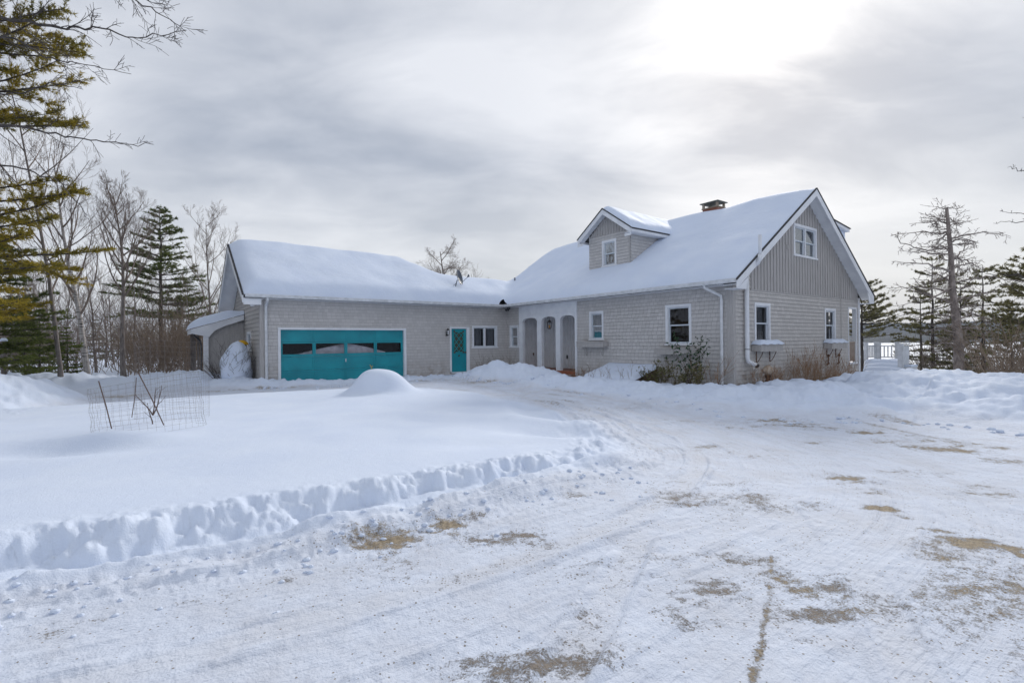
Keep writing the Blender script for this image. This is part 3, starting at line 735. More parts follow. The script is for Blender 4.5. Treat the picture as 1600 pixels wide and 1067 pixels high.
# garage gable (left end)
gr_ = lambda y: ZE+GSL*min(y-11.24, 19.16-y)
mb = MB(); mb_o = o_lw2
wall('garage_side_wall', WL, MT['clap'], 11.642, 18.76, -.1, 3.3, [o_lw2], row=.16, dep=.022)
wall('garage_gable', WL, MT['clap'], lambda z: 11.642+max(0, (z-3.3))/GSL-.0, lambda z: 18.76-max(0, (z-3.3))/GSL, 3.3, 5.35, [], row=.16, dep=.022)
mb = MB(); F = WL
fbox(mb, F, 14.75, 15.65, .0, .05, 3.95, 4.02); fbox(mb, F, 14.75, 15.65, 0, .05, 4.75, 4.82); fbox(mb, F, 14.75, 14.83, 0, .05, 4.02, 4.75); fbox(mb, F, 15.57, 15.65, 0, .05, 4.02, 4.75)
lv = mb.build('louvre', MT['white'], house); mb = MB()
for k in range(8): fbox(mb, F, 14.83, 15.57, .0, .035, 4.04+k*.09, 4.09+k*.09)
mb.build('slats', MT['board'], lv)
# inner partitions, floor: the rooms are dark
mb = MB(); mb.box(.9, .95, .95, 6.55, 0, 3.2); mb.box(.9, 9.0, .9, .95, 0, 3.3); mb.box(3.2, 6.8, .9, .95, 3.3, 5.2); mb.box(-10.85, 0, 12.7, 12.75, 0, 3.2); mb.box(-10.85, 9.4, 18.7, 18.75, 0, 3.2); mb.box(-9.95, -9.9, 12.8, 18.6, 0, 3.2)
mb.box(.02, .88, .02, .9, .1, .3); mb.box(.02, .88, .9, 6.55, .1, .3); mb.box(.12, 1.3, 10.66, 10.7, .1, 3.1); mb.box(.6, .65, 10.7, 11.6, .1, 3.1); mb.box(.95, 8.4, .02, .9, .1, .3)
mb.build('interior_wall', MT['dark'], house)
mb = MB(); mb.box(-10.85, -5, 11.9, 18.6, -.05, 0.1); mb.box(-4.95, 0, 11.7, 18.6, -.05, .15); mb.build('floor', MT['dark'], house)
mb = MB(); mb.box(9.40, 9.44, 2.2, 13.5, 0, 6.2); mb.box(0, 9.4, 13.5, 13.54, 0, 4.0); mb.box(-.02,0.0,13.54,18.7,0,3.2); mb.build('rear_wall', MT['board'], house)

# ---- roofs
mb = MB()
th = .10
def roofslab(mb, y0, y1):
    for (xa, xb) in ((XL, RX), (RX, XR)):
        za, zb = (ZE-SL*.05, ZR) if xa < RX-1 else (ZR, ZE-SL*.05)
        mb.hexa([(xa,y0,za-th),(xb,y0,zb-th),(xb,y1,zb-th),(xa,y1,za-th),(xa,y0,za),(xb,y0,zb),(xb,y1,zb),(xa,y1,za)])
roofslab(mb, YF, 13.7)
mb.build('roof', MT['shingle'], house)
mb = MB()   # garage roof with hip at right
GX0, GX1 = -11.5, -4.2
def gz_(y): return ZE+GSL*(y-11.24)
zr = gz_(GRY)
mb.hexa([(GX0,11.19,ZE-.03-th),(GX1,11.19,ZE-.03-th),(GX1,GRY,zr-th),(GX0,GRY,zr-th),(GX0,11.19,ZE-.03),(GX1,11.19,ZE-.03),(GX1,GRY,zr),(GX0,GRY,zr)])
mb.hexa([(GX0,GRY,zr-th),(GX1,GRY,zr-th),(GX1,19.21,ZE-.03-th),(GX0,19.21,ZE-.03-th),(GX0,GRY,zr),(GX1,GRY,zr),(GX1,19.21,ZE-.03),(GX0,19.21,ZE-.03)])
mb.hexa([(GX1,11.19,ZE-.03-th),(.6,11.19,ZE-.03-th),(.6,13.3,4.55-th),(GX1,13.3,4.55-th),(GX1,11.19,ZE-.035),(.6,11.19,ZE-.035),(.6,13.3,4.55),(GX1,13.3,4.55)])
mb.hexa([(GX1,13.3,4.55-th),(2.5,13.3,4.55-th),(2.5,19.21,ZE-th),(GX1,19.21,ZE-th),(GX1,13.3,4.55),(2.5,13.3,4.55),(2.5,19.21,ZE),(GX1,19.21,ZE)])
mb.build('garage_roof', MT['shingle'], house)

# ---- roof snow: one drifted blanket over all the roofs
def roof_snow():
    st = .1; xs = np.arange(-11.5, 9.901, st); ys = np.arange(-.4, 19.21, st)
    X, Y = np.meshgrid(xs, ys)
    inm = (X > -.51) & (Y < 13.71); ing = (Y > 11.19) & (X < 3.0)
    m = inm | ing
    zm = np.where(inm, ZE+SL*np.minimum(X+.45, 9.85-X), -9); zm = np.where(inm & (X > RX) & (Y > .5), np.maximum(zm, 6.84-.10*(X-RX)), zm)
    ridge_h = np.where(X < GX1, zr, np.maximum(zr-.75*(X-GX1), 4.55))
    zg = np.where(ing, np.minimum(np.minimum(ZE+GSL*(Y-11.24), ZE+GSL*(19.16-Y)), ridge_h), -9)
    Z = np.maximum(zm, zg)
    # distance to outline (chamfer iterations)
    D = np.where(m, 99., 0.)
    pad = np.zeros((D.shape[0]+2, D.shape[1]+2)); pad[1:-1,1:-1] = D; D = pad
    for _ in range(12):
        for dy, dx, c in ((0,1,st),(0,-1,st),(1,0,st),(-1,0,st),(1,1,st*1.41),(1,-1,st*1.41),(-1,1,st*1.41),(-1,-1,st*1.41)):
            D = np.minimum(D, np.roll(np.roll(D, dy, 0), dx, 1)+c)
    D = D[1:-1,1:-1]-st; D = np.clip(D, 0, 1.2)
    Tm = np.where(zg > zm, .34, .20)+.07*fbm(X, Y, .35, 3, 71)+.03*fbm(X, Y, 1.3, 4, 72)
    # windswept near the gable end and a nearly bare streak beside the dormer
    Tm = Tm-.08*np.exp(-((Y+.4)/.9)**2)*(X > -.6)
    # little slump marks on the main slope
    for (cx, cy, rx, ry, d) in ((3.3,9.6,.8,1.5,-.20),(2.2,10.2,.5,1.2,-.10),(2.9,9.2,.25,.35,-.16),(2.6,3.4,.35,1.5,.06),(1.6,2.4,.3,2.5,.05),(3.7,6.0,.3,1.8,-.06)):
        Tm = Tm+d*np.exp(-((X-cx)/rx)**2-((Y-cy)/ry)**2)
    rw = np.where((zg > zm), .34, .26)
    e = np.clip(D/rw, 0, 1); prof = np.sqrt(np.clip(1-(1-e)**2.2, 0, 1))
    prof = np.maximum(prof, .8*np.exp(-((X+.5)**2+(Y-11.2)**2)/.08))
    S = Z+Tm*prof
    S2 = S.copy()
    for _ in range(14):
        c = S2.copy(); a = np.zeros_like(c); n = np.zeros_like(c)
        for dy, dx in ((0,1),(0,-1),(1,0),(-1,0)):
            sh = np.roll(np.roll(c, dy, 0), dx, 1); mk = np.roll(np.roll(m, dy, 0), dx, 1) & m
            if dy == 1: mk[0] = False
            if dy == -1: mk[-1] = False
            if dx == 1: mk[:,0] = False
            if dx == -1: mk[:,-1] = False
            a += np.where(mk, sh, 0); n += mk
        S2 = np.where((D > .05) & (n > 0), .5*c+.5*a/np.maximum(n, 1), c)
    # extra melt-in of the valley behind the dish
    S = np.where(m, np.maximum(S2, Z+.004+.02*prof), 0)
    S = np.where((D <= .001) & (np.hypot(X+.5, Y-11.2) > .25), Z+.006, S)
    # eave crown overhanging the gutter a touch
    Xo = X.copy(); Yo = Y.copy()
    eL = (np.abs(X+.5) < .01) & (Y < 11.15); Xo = np.where(eL, X+.01, Xo)
    idx = -np.ones(X.shape, int); idx[m] = np.arange(m.sum())
    co = np.stack([Xo[m], Yo[m], S[m]], -1)
    q = m[:-1,:-1] & m[1:,:-1] & m[:-1,1:] & m[1:,1:]
    a, b, c, d = idx[:-1,:-1][q], idx[:-1,1:][q], idx[1:,1:][q], idx[1:,:-1][q]
    mb = MB(); mb.v = [tuple(v) for v in co]; mb.f = [tuple(map(int, t)) for t in np.stack([a,b,c,d], -1)]; mb.uv = [None]*len(mb.f)
    o = mb.build('roof_snow', MT['snow_roof'], house, smooth=True)
    o['label'] = 'thick smooth snow blanket on the roofs'
roof_snow()

# rakes, soffits, gutters
mb = MB()
def rake(mb, y, xa, za, xb, zb, h=.24, t=.035, yoff=0):
    mb.hexa([(xa,y-t,za-h),(xb,y-t,zb-h),(xb,y,zb-h),(xa,y,za-h),(xa,y-t,za),(xb,y-t,zb),(xb,y,zb),(xa,y,za)])
e0 = ZE-SL*.05-.02
rake(mb, YF, XL, e0, RX, ZR-.02); rake(mb, YF, RX, ZR-.02, XR, e0)
mb.prism([(XL,YF-.035,3.06),(-.02,YF-.035,3.06),(.12,YF-.035,e0+.14),(XL,YF-.035,e0-.24)], (0,.035,0)); mb.prism([(XR,YF-.035,3.0),(XR,YF-.035,e0-.24),(9.25,YF-.035,e0+.15),(9.45,YF-.035,3.0)], (0,.035,0))
mb.build('rake_board', MT['white'], house)
mb = MB()   # sloping soffit under the rake overhang and level eave soffit
for s, (xa, xb) in enumerate(((XL, RX), (RX, XR))):
    za, zb = (e0-th-.005, ZR-.02-th-.005) if s == 0 else (ZR-.02-th-.005, e0-th-.005)
    mb.hexa([(xa,YF+.002,za-.02),(xb,YF+.002,zb-.02),(xb,0,zb-.02),(xa,0,za-.02),(xa,YF+.002,za),(xb,YF+.002,zb),(xb,0,zb),(xa,0,za)])
mb.box(XL, .0, .0, 11.24, 3.215, 3.235); mb.box(9.46, XR-.01, YF+.003, 13, 3.0, 3.02)
mb.box(XL, -.04, YF+.003, -.04, 3.06, 3.08)
mb.build('soffit', MT['white'], house)
mb = MB(); mb.box(-11.45, XL, 11.24, 11.63, 3.21, 3.235); mb.build('soffit', MT['white'], house)
mb = MB()   # dark drip edge line along the rakes
rake(mb, YF-.001, XL-.02, e0+.052, RX, ZR+.03, .05, .05); rake(mb, YF-.001, RX, ZR+.03, XR+.05, e0+.052, .05, .05)
mb.build('drip_edge', MT['shingle'], house)
def gutter(name, p0, p1, n, parent=house):
    """K-style gutter profile swept from p0 to p1, n = outward 2D normal"""
    prof = [(0,.0),(0,.115),(.012,.115),(.012,.012),(.075,.012),(.088,.05),(.10,.115),(.112,.115),(.112,.104),(.102,.045),(.082,-.004)]
    mb = MB(); P0 = []
    for a, z in prof: P0.append(Vector((p0[0]+n[0]*a, p0[1]+n[1]*a, p0[2]+z)))
    mb.prism(P0, Vector(p1)-Vector(p0)); return mb.build(name, MT['white_worn'], parent)
gutter('gutter', (XL-.005, YF, 3.235), (XL-.005, 11.235, 3.235), (-1, 0))
gutter('gutter', (-11.45, 11.195, 3.235), (XL-.005, 11.195, 3.235), (0, -1))
mb = MB(); mb.box(XL-.003, XL+.02, YF, 11.19, 3.238, 3.30); mb.box(-11.45, XL-.004, 11.1965, 11.21, 3.238, 3.28); mb.build('fascia', MT['white'], house)
# garage left rake boards
mb = MB()
for (ya, yb, za, zb) in ((11.2, GRY, ZE-.05, zr-.02), (GRY, 19.2, zr-.02, ZE-.05)):
    mb.hexa([(-11.535,ya,za-.26),(-11.50,ya,za-.26),(-11.50,yb,zb-.26),(-11.535,yb,zb-.26),(-11.535,ya,za),(-11.50,ya,za),(-11.50,yb,zb),(-11.535,yb,zb)])
    mb.hexa([(-11.498,ya,za-th-.04),(-10.9,ya,za-th-.04),(-10.9,yb,zb-th-.04),(-11.498,yb,zb-th-.04),(-11.498,ya,za-th-.015),(-10.9,ya,za-th-.015),(-10.9,yb,zb-th-.015),(-11.498,yb,zb-th-.015)])
mb.box(-11.50, -10.94, 11.22, 11.26, 2.98, 3.205)
mb.build('garage_rake_board', MT['white'], house)
mb = MB()
for (ya, yb, za, zb) in ((11.18, GRY, ZE+.0, zr+.03), (GRY, 19.22, zr+.03, ZE+.0)):
    mb.hexa([(-11.55,ya,za-.05),(-11.49,ya,za-.05),(-11.49,yb,zb-.05),(-11.55,yb,zb-.05),(-11.55,ya,za),(-11.49,ya,za),(-11.49,yb,zb),(-11.55,yb,zb)])
mb.build('drip_edge', MT['shingle'], house)

# rear shed dormer seen past the gable
mb = MB(); mb.hexa([(RX+.4,.45,6.60),(XR+.1,.45,6.12),(XR+.1,12,6.12),(RX+.4,12,6.60),(RX+.4,.45,6.74),(XR+.1,.45,6.24),(XR+.1,12,6.24),(RX+.4,12,6.74)])
rd = mb.build('rear_dormer', MT['white'], house)
mb = MB(); mb.hexa([(RX+.4,.42,6.743),(XR+.17,.42,6.243),(XR+.17,12,6.243),(RX+.4,12,6.743),(RX+.4,.42,6.78),(XR+.17,.42,6.275),(XR+.17,12,6.275),(RX+.4,12,6.78)]); mb.build('roofing', MT['shingle'], rd)
mb = MB(); mb.hexa([(6,1.6,4.9),(9.3,1.6,3.6),(9.3,11.8,3.6),(6,11.8,4.9),(6,1.6,6.38),(9.3,1.6,6.1),(9.3,11.8,6.1),(6,11.8,6.38)]); mb.build('dormer_wall', MT['board'], rd)

# ---- front dormer
DX = 1.1; DF = ('x', DX); dy0, dy1 = 4.80, 7.06; dpk = (dy0+dy1)/2; dze = 5.92; dsl = .70; dov = .32
o_dw = window(DF, 5.52, 6.30, 4.62, 5.72, 'hung', None, label='window in the front of the roof dormer')
dz = lambda y: dze-.02+dsl*min(y-(dy0-dov), (dy1+dov)-y)
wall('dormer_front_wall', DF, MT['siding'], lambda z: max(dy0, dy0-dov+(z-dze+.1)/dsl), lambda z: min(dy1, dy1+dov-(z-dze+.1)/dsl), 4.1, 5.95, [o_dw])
mb = MB(); mb.face([(DX-.01,dy0,5.95),(DX-.01,dpk,dz(dpk)-.06),(DX-.01,dy1,5.95)]); 
db = mb.build('dormer_gable_boards', MT['board'], house)
mb = MB(); y = dy0+.12
while y < dy1: 
    if dz(y)-.1 > 5.98: mb.box(DX-.032, DX-.0105, y-.015, y+.015, 5.95, dz(y)-.08)
    y += .15
mb.build('battens', MT['board'], db)
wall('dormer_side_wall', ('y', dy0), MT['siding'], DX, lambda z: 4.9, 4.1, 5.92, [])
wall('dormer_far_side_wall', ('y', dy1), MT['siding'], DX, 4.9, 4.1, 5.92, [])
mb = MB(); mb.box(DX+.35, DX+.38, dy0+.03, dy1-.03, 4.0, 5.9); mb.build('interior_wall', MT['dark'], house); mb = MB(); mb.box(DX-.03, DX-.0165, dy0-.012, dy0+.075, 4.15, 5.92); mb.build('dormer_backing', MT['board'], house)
dr = MB(); x0 = DX-.35; x1 = 4.9; zpk = dz(dpk)+.02; zea = dze
for (ya, yb, za, zb) in ((dy0-dov, dpk, zea, zpk), (dpk, dy1+dov, zpk, zea)):
    dr.hexa([(x0,ya,za-.06),(x1,ya,za-.06),(x1,yb,zb-.06),(x0,yb,zb-.06),(x0,ya,za),(x1,ya,za),(x1,yb,zb),(x0,yb,zb)])
dr.build('dormer_roof', MT['shingle'], house)
mb = MB()
for (ya, yb, za, zb) in ((dy0-dov, dpk, zea-.02, zpk-.02), (dpk, dy1+dov, zpk-.02, zea-.02)):
    mb.hexa([(x0-.03,ya,za-.20),(x0,ya,za-.20),(x0,yb,zb-.20),(x0-.03,yb,zb-.20),(x0-.03,ya,za),(x0,ya,za),(x0,yb,zb),(x0-.03,yb,zb)])
    mb.hexa([(x0+.001,ya,za-.075),(DX+.0,ya,za-.075),(DX+.0,yb,zb-.075),(x0+.001,yb,zb-.075),(x0+.001,ya,za-.045),(DX,ya,za-.045),(DX,yb,zb-.045),(x0+.001,yb,zb-.045)])
mb.box(x0, 4.4, dy0-dov-.02, dy0-dov, zea-.15, zea-.012); mb.box(x0, 4.4, dy0-dov, dy0, zea-.17, zea-.15)
mb.box(x0, 4.4, dy1+dov, dy1+dov+.02, zea-.15, zea-.012)
mb.box(x0-.03, x0, dy0-dov, dy0-.02, zea-.30, zea-.215); mb.box(x0-.03, x0, dy1+.02, dy1+dov, zea-.30, zea-.215)
mb.build('dormer_trim', MT['white'], house)
mb = MB()
for (ya, yb, za, zb) in ((dy0-dov-.03, dpk, zea+.0, zpk+.02), (dpk, dy1+dov+.03, zpk+.02, zea+.0)):
    mb.hexa([(x0-.05,ya,za-.03),(x0,ya,za-.03),(x0,yb,zb-.03),(x0-.05,yb,zb-.03),(x0-.05,ya,za+.012),(x0,ya,za+.012),(x0,yb,zb+.012),(x0-.05,yb,zb+.012)])
mb.box(x0, 4.4, dy0-dov-.035, dy0-dov-.0205, zea-.05, zea+.005)
mb.build('drip_edge', MT['shingle'], house)
# dormer snow
xs = np.arange(x0, 5.3, .07); ys = np.linspace(dy0-dov, dy1+dov, 46); X, Y = np.meshgrid(xs, ys)
Dd = np.minimum(np.minimum(Y-ys[0], ys[-1]-Y), (X-x0)*1.0); e = np.clip(Dd/.22, 0, 1)
S = zea+dsl*np.minimum(Y-(dy0-dov), (dy1+dov)-Y)
T = (.20+.03*fbm(X, Y, .9, 3, 81))*np.sqrt(np.clip(1-(1-e)**2.2, 0, 1))*(1-.55*np.exp(-((X-x0)/.6)**2)*(Y > dpk))
S = S+T
for _ in range(6):
    S[1:-1,1:] = .5*S[1:-1,1:]+.25*(S[2:,1:]+S[:-2,1:])
S = np.maximum(S, zea+dsl*np.minimum(Y-(dy0-dov), (dy1+dov)-Y)+.012)
mb = MB(); nx = len(xs); mb.v = [tuple(p) for p in np.stack([X, Y, S], -1).reshape(-1, 3)]
mb.f = [(j*nx+i, j*nx+i+1, (j+1)*nx+i+1, (j+1)*nx+i) for j in range(len(ys)-1) for i in range(nx-1)]; mb.uv = [None]*len(mb.f)
mb.build('dormer_snow', MT['snow_roof'], house, smooth=True)

# ---- chimney
CX, CY = 5.2, 3.78
mb = MB(); mb.box(CX-.28, CX+.28, CY-.34, CY+.34, 5.6, 7.10); ch = mb.build('chimney', MT['brick'], house)
mb = MB(); mb.box(CX-.31, CX+.31, CY-.37, CY+.37, 7.10, 7.15); mb.build('chimney_crown', MT['conc'], ch)
for sx in (-1, 1):
    for sy in (-1, 1): mb = MB(); mb.box(CX+sx*.25-.04, CX+sx*.25+.04, CY+sy*.31-.04, CY+sy*.31+.04, 7.15, 7.35); mb.build('chimney_post', MT['conc'], ch)
mb = MB(); a, b, zc = .37, .42, 7.33
mb.box(CX-a, CX+a, CY-b, CY+b, zc, zc+.03)
for (p, q, r_) in (((-a,-b),(a,-b),0),((a,-b),(a,b),0),((a,b),(-a,b),0),((-a,b),(-a,-b),0)): mb.face([(CX+p[0],CY+p[1],zc+.031),(CX+q[0],CY+q[1],zc+.031),(CX,CY,zc+.15)])
mb.build('chimney_cap', simple('weathered_cap', (.13,.14,.13), .7, (.06,.07,.06), 8), ch)
# plumbing vent stub on roof
mb = MB(); mb.tube([(1.5,13.0,4.5),(1.5,13.0,4.98)], .045, 8); mb.build('roof_vent_pipe', MT['grey_metal'], house)

# ---- porch
PY0, PY1 = 6.67, 10.60
ops = [(6.80,7.70,2.60),(7.99,8.94,2.60),(9.26,10.34,2.60)]
mb = MB(); rise = .17; PT = 3.214
def arch(u, o): 
    m = (o[0]+o[1])/2; hw = (o[1]-o[0])/2; t = min(1, abs(u-m)/hw); return 2.50+rise*math.sqrt(max(0, 1-t**2.6))
xf, xb = -.045, .10
edges = [PY0]+[v for o in ops for v in (o[0], o[1])]+[PY1]
for i in range(0, len(edges), 2): mb.box(xf, xb, edges[i], edges[i+1], .12, 2.5)
for i in range(0, len(edges), 2): mb.box(xf, xb, edges[i], edges[i+1], 2.5, PT)
for o in ops:
    n = 18
    for k in range(n):
        u0 = o[0]+(o[1]-o[0])*k/n; u1 = o[0]+(o[1]-o[0])*(k+1)/n; z0_, z1_ = arch(u0, o), arch(u1, o)
        mb.hexa([(xf,u0,z0_),(xb,u0,z0_),(xb,u1,z1_),(xf,u1,z1_),(xf,u0,PT),(xb,u0,PT),(xb,u1,PT),(xf,u1,PT)])
pf = mb.build('porch_arcade', MT['white'], house)
mb = MB(); mb.box(xf-.02, xf-.001, PY0, PY1, 2.80, 2.815); mb.box(xf-.012, xf-.001, PY0, PY0+.10, .12, PT-.003); mb.box(xf-.012, xf-.001, PY1-.10, PY1, .12, PT-.003)
mb.build('moulding', MT['white'], pf)
mb = MB(); mb.box(1.35, 1.40, PY0, PY1, .3, 3.2)
y = PY0+.07
while y < PY1: mb.box(1.33, 1.3495, y-.018, y+.018, .34, 3.1); y += .20
mb.box(.11, 1.35, PY0-.03, PY0, .3, 3.2); mb.box(.11, 1.35, PY1, PY1+.03, .3, 3.2)
x = .25
while x < 1.3: mb.box(x-.015, x+.015, PY1-.018, PY1-.001, .34, 3.1); mb.box(x-.015, x+.015, PY0+.001, PY0+.018, .34, 3.1); x += .20
mb.box(.11, 1.35, PY0, PY1, 3.15, 3.2)
pi_ = mb.build('porch_inner_wall', MT['porch_board'], house)
mb = MB(); mb.box(1.29, 1.33, 8.72, 8.79, .78, .95) ; mb.build('door_handle', MT['black'], pi_)
mb = MB(); mb.tube([(.75,10.56,1.0),(.75,10.50,1.02)], .03, 6); mb.tube([(.75,10.52,1.0),(.75,10.52,.9)], .02, 6); mb.build('hose_tap', MT['rust'], pi_)
mb = MB(); mb.box(-.05, 1.35, PY0+.02, PY1-.02, .0, .34); mb.box(-.38, -.05, 6.75, 9.4, -.05, .20); mb.box(-.70, -.38, 6.85, 8.7, -.1, .06); mb.build('porch_floor', MT['brick'], house)['label'] = 'red brick porch floor and steps'
# hanging lantern in the middle arch
lan = empty('lantern', (0,0,0), 0); lan.parent = house
lx, ly, lz = .02, 8.47, 2.30
mb = MB(); mb.tube([(lx,ly,2.66),(lx,ly,2.54)], .008, 5); mb.lathe((lx,ly,2.42), [(.11,0),(.085,.05),(.035,.09),(.02,.13)], 6); mb.lathe((lx,ly,2.13), [(.05,0),(.085,.02),(.085,.035)], 6)
for k in range(6):
    a = k*math.pi/3; mb.bar((lx+.083*math.cos(a), ly+.083*math.sin(a), 2.16), (lx+.103*math.cos(a), ly+.103*math.sin(a), 2.42), .012, .012)
mb.tube([(lx,ly,2.64),(lx-.03,ly+.06,2.66),(lx-.02,ly+.10,2.60)], .01, 5)
mb.build('lantern_frame', MT['black'], lan)
mb = MB(); mb.lathe((lx,ly,2.17), [(.03,0),(.035,.08),(.03,.13)], 8); mb.build('lantern_glass', MT['amber'], lan)
# wall lantern left of blue door
lan2 = empty('wall_lantern', (0,0,0), 0); lan2.parent = house
lx, ly = -3.36, 11.50
mb = MB(); mb.box(lx-.04, lx+.04, 11.6, 11.626, 1.88, 2.10); mb.tube([(lx,11.62,1.93),(lx,11.55,1.88),(lx,ly,1.92)], .014, 5); mb.lathe((lx,ly,2.13), [(.08,0),(.05,.05),(.012,.09)], 6); mb.lathe((lx,ly,1.92), [(.03,0),(.055,.02)], 6)
for k in range(4):
    a = k*math.pi/2+.78; mb.bar((lx+.055*math.cos(a), ly+.055*math.sin(a), 1.94), (lx+.075*math.cos(a), ly+.075*math.sin(a), 2.13), .012, .012)
mb.build('lantern_frame', MT['black'], lan2)
mb = MB(); mb.lathe((lx,ly,1.945), [(.045,0),(.06,.17)], 6); mb.build('lantern_glass', MT['frost'], lan2)

# ---- blue door
F = WR
mb = MB(); fbox(mb, F, -3.20, -3.12, -.10, .04, .24, 2.29); fbox(mb, F, -2.32, -2.17, -.10, .04, .24, 2.29); fbox(mb, F, -3.12, -2.32, -.10, .04, 2.21, 2.29); fbox(mb, F, -3.14, -2.30, -.10, .07, .19, .24)
dfm = mb.build('door_frame', MT['white'], house)
mb = MB(); fbox(mb, F, -3.118, -2.322, -.07, -.025, .245, 2.205); dl = mb.build('door', MT['teal'], house)
dl['label'] = 'teal entry door with lattice glass'
mb = MB(); fbox(mb, F, -2.97, -2.47, -.0245, -.018, 1.15, 2.05); mb.build('door_glass', simple('dark_leaded_glass', (.10,.10,.08), .15, (.03,.045,.03), 25), dl)
mb = MB(); yl = 11.642+.012
for (a, b) in (((-2.97,1.15),(-2.47,1.75)),((-2.47,1.15),(-2.97,1.75)),((-2.97,1.45),(-2.47,2.05)),((-2.47,1.45),(-2.97,2.05)),((-2.97,1.75),(-2.72,2.05)),((-2.47,1.75),(-2.72,2.05)),((-2.97,1.45),(-2.72,1.15)),((-2.47,1.45),(-2.72,1.15))):
    mb.bar((a[0], yl, a[1]), (b[0], yl, b[1]), .022, .028, (0,1,0))
for (a, b) in (((-2.99,1.13),(-2.45,1.13)),((-2.99,2.07),(-2.45,2.07)),((-2.98,1.13),(-2.98,2.07)),((-2.46,1.13),(-2.46,2.07))): mb.bar((a[0], yl, a[1]), (b[0], yl, b[1]), .03, .03, (0,1,0))
mb.build('door_lattice', MT['teal2'], dl)
for (u, z) in ((-2.95,1.12),(-2.49,1.12),(-2.72,.96),(-2.95,2.06),(-2.49,2.06)): mb = MB(); mb.prism([(u-.05,yl-.03,z-.02),(u+.05,yl-.03,z-.02),(u,yl-.03,z+.07)], (0,.025,0)); mb.build('door_ornament', MT['rust'], dl)
mb = MB()
mb.tube([(-2.38,11.60,1.12),(-2.38,11.66,1.12)], .03, 8)
mb.build('door_knob', MT['rust'], dl)

# ---- garage door
u0, u1, g0, g1 = -10.25, -5.41, -.1, 2.12
mb = MB(); fbox(mb, F, u0-.09, u0, -.16, .04, g0, g1+.08); fbox(mb, F, u1, u1+.10, -.16, .04, g0, g1+.08); fbox(mb, F, u0, u1, -.16, .04, g1, g1+.08)
mb.build('garage_door_frame', MT['white'], house)
gd = empty('garage_door', (0,0,0), 0); gd.parent = house
nrow, ncol = 4, 4; rh = (g1-g0-.0)/nrow*1.0; cw = (u1-u0)/ncol
rows = [g0, .585, 1.10, 1.66, g1]
for r_ in range(4):
    mb = MB(); a, b = rows[r_]+.004, rows[r_+1]-.004
    n0, n1 = -.15, -.105
    if r_ != 2: fbox(mb, F, u0+.003, u1-.003, n0, n1, a, b)
    else:
        fbox(mb, F, u0+.003, u1-.003, n0, n1, a, 1.20); fbox(mb, F, u0+.003, u1-.003, n0, n1, 1.60, b)
    for c in range(ncol):
        ca0 = u0+cw*c; ca1 = ca0+cw; l = .06 if c else .085; r2 = .06 if c < 3 else .085
        if r_ == 2:
            fbox(mb, F, ca0+(.003 if c == 0 else 0), ca0+l, n0, n1, 1.20, 1.60); fbox(mb, F, ca1-r2, ca1-(.003 if c == 3 else 0), n0, n1, 1.20, 1.60)
        # raised stiles and rails
        fbox(mb, F, ca0+.004, ca0+l, n1+.0005, n1+.014, a, b); fbox(mb, F, ca1-r2, ca1-.004, n1+.0005, n1+.014, a, b)
        fbox(mb, F, ca0+l, ca1-r2, n1+.0005, n1+.014, b-.055, b); fbox(mb, F, ca0+l, ca1-r2, n1+.0005, n1+.014, a, a+.055)
    mb.build('door_section', MT['teal'], gd)
for c in range(4):
    mb = MB(); ca0 = u0+cw*c; ca1 = ca0+cw
    mb.face([(ca0+.05,11.642+.128,1.19),(ca1-.05,11.642+.128,1.19),(ca1-.05,11.642+.128,1.61),(ca0+.05,11.642+.128,1.61)])
    mb.build('pane', MT['glass_clear'], gd)
mb = MB(); mb.box(-7.86, -7.82, 11.72, 11.742, .86, .98); mb.tube([(-7.84,11.735,.92),(-7.84,11.69,.92)], .012, 6); mb.build('handle', MT['frost'], gd)
# pale peaked shape added behind the garage panes, standing in for their reflection
mb = MB(); mb.prism([(-9.9,12.0,.1),(-5.9,12.0,.1),(-6.1,12.0,1.22),(-6.9,12.05,1.44),(-7.7,12.1,1.60),(-8.6,12.1,1.42),(-9.7,12.0,1.16)], (0,.5,0))
mb.build('reflection_stand_in', simple('pale_reflection_tone', (.78,.76,.80), .6, (.5,.48,.52), 4, .01), house)

# ---- floodlights
mb = MB(); mb.box(-.42, -.30, 10.95, 11.07, 3.13, 3.21)
mb.tube([(-.36,11.0,3.14),(-.45,10.92,3.09)], [.04,.06], 8); mb.tube([(-.36,11.0,3.14),(-.42,11.14,3.09)], [.04,.06], 8); mb.build('floodlight', MT['black'], house)
mb = MB(); mb.box(-11.0, -10.9, 11.95, 12.1, 3.02, 3.18); mb.tube([(-10.98,12.0,3.1),(-11.12,11.85,3.02)], [.035,.07], 8); mb.tube([(-10.98,12.0,3.1),(-11.15,12.1,3.02)], [.035,.07], 8); mb.build('floodlight', MT['white'], house)['label'] = 'white floodlight under the left garage eave'

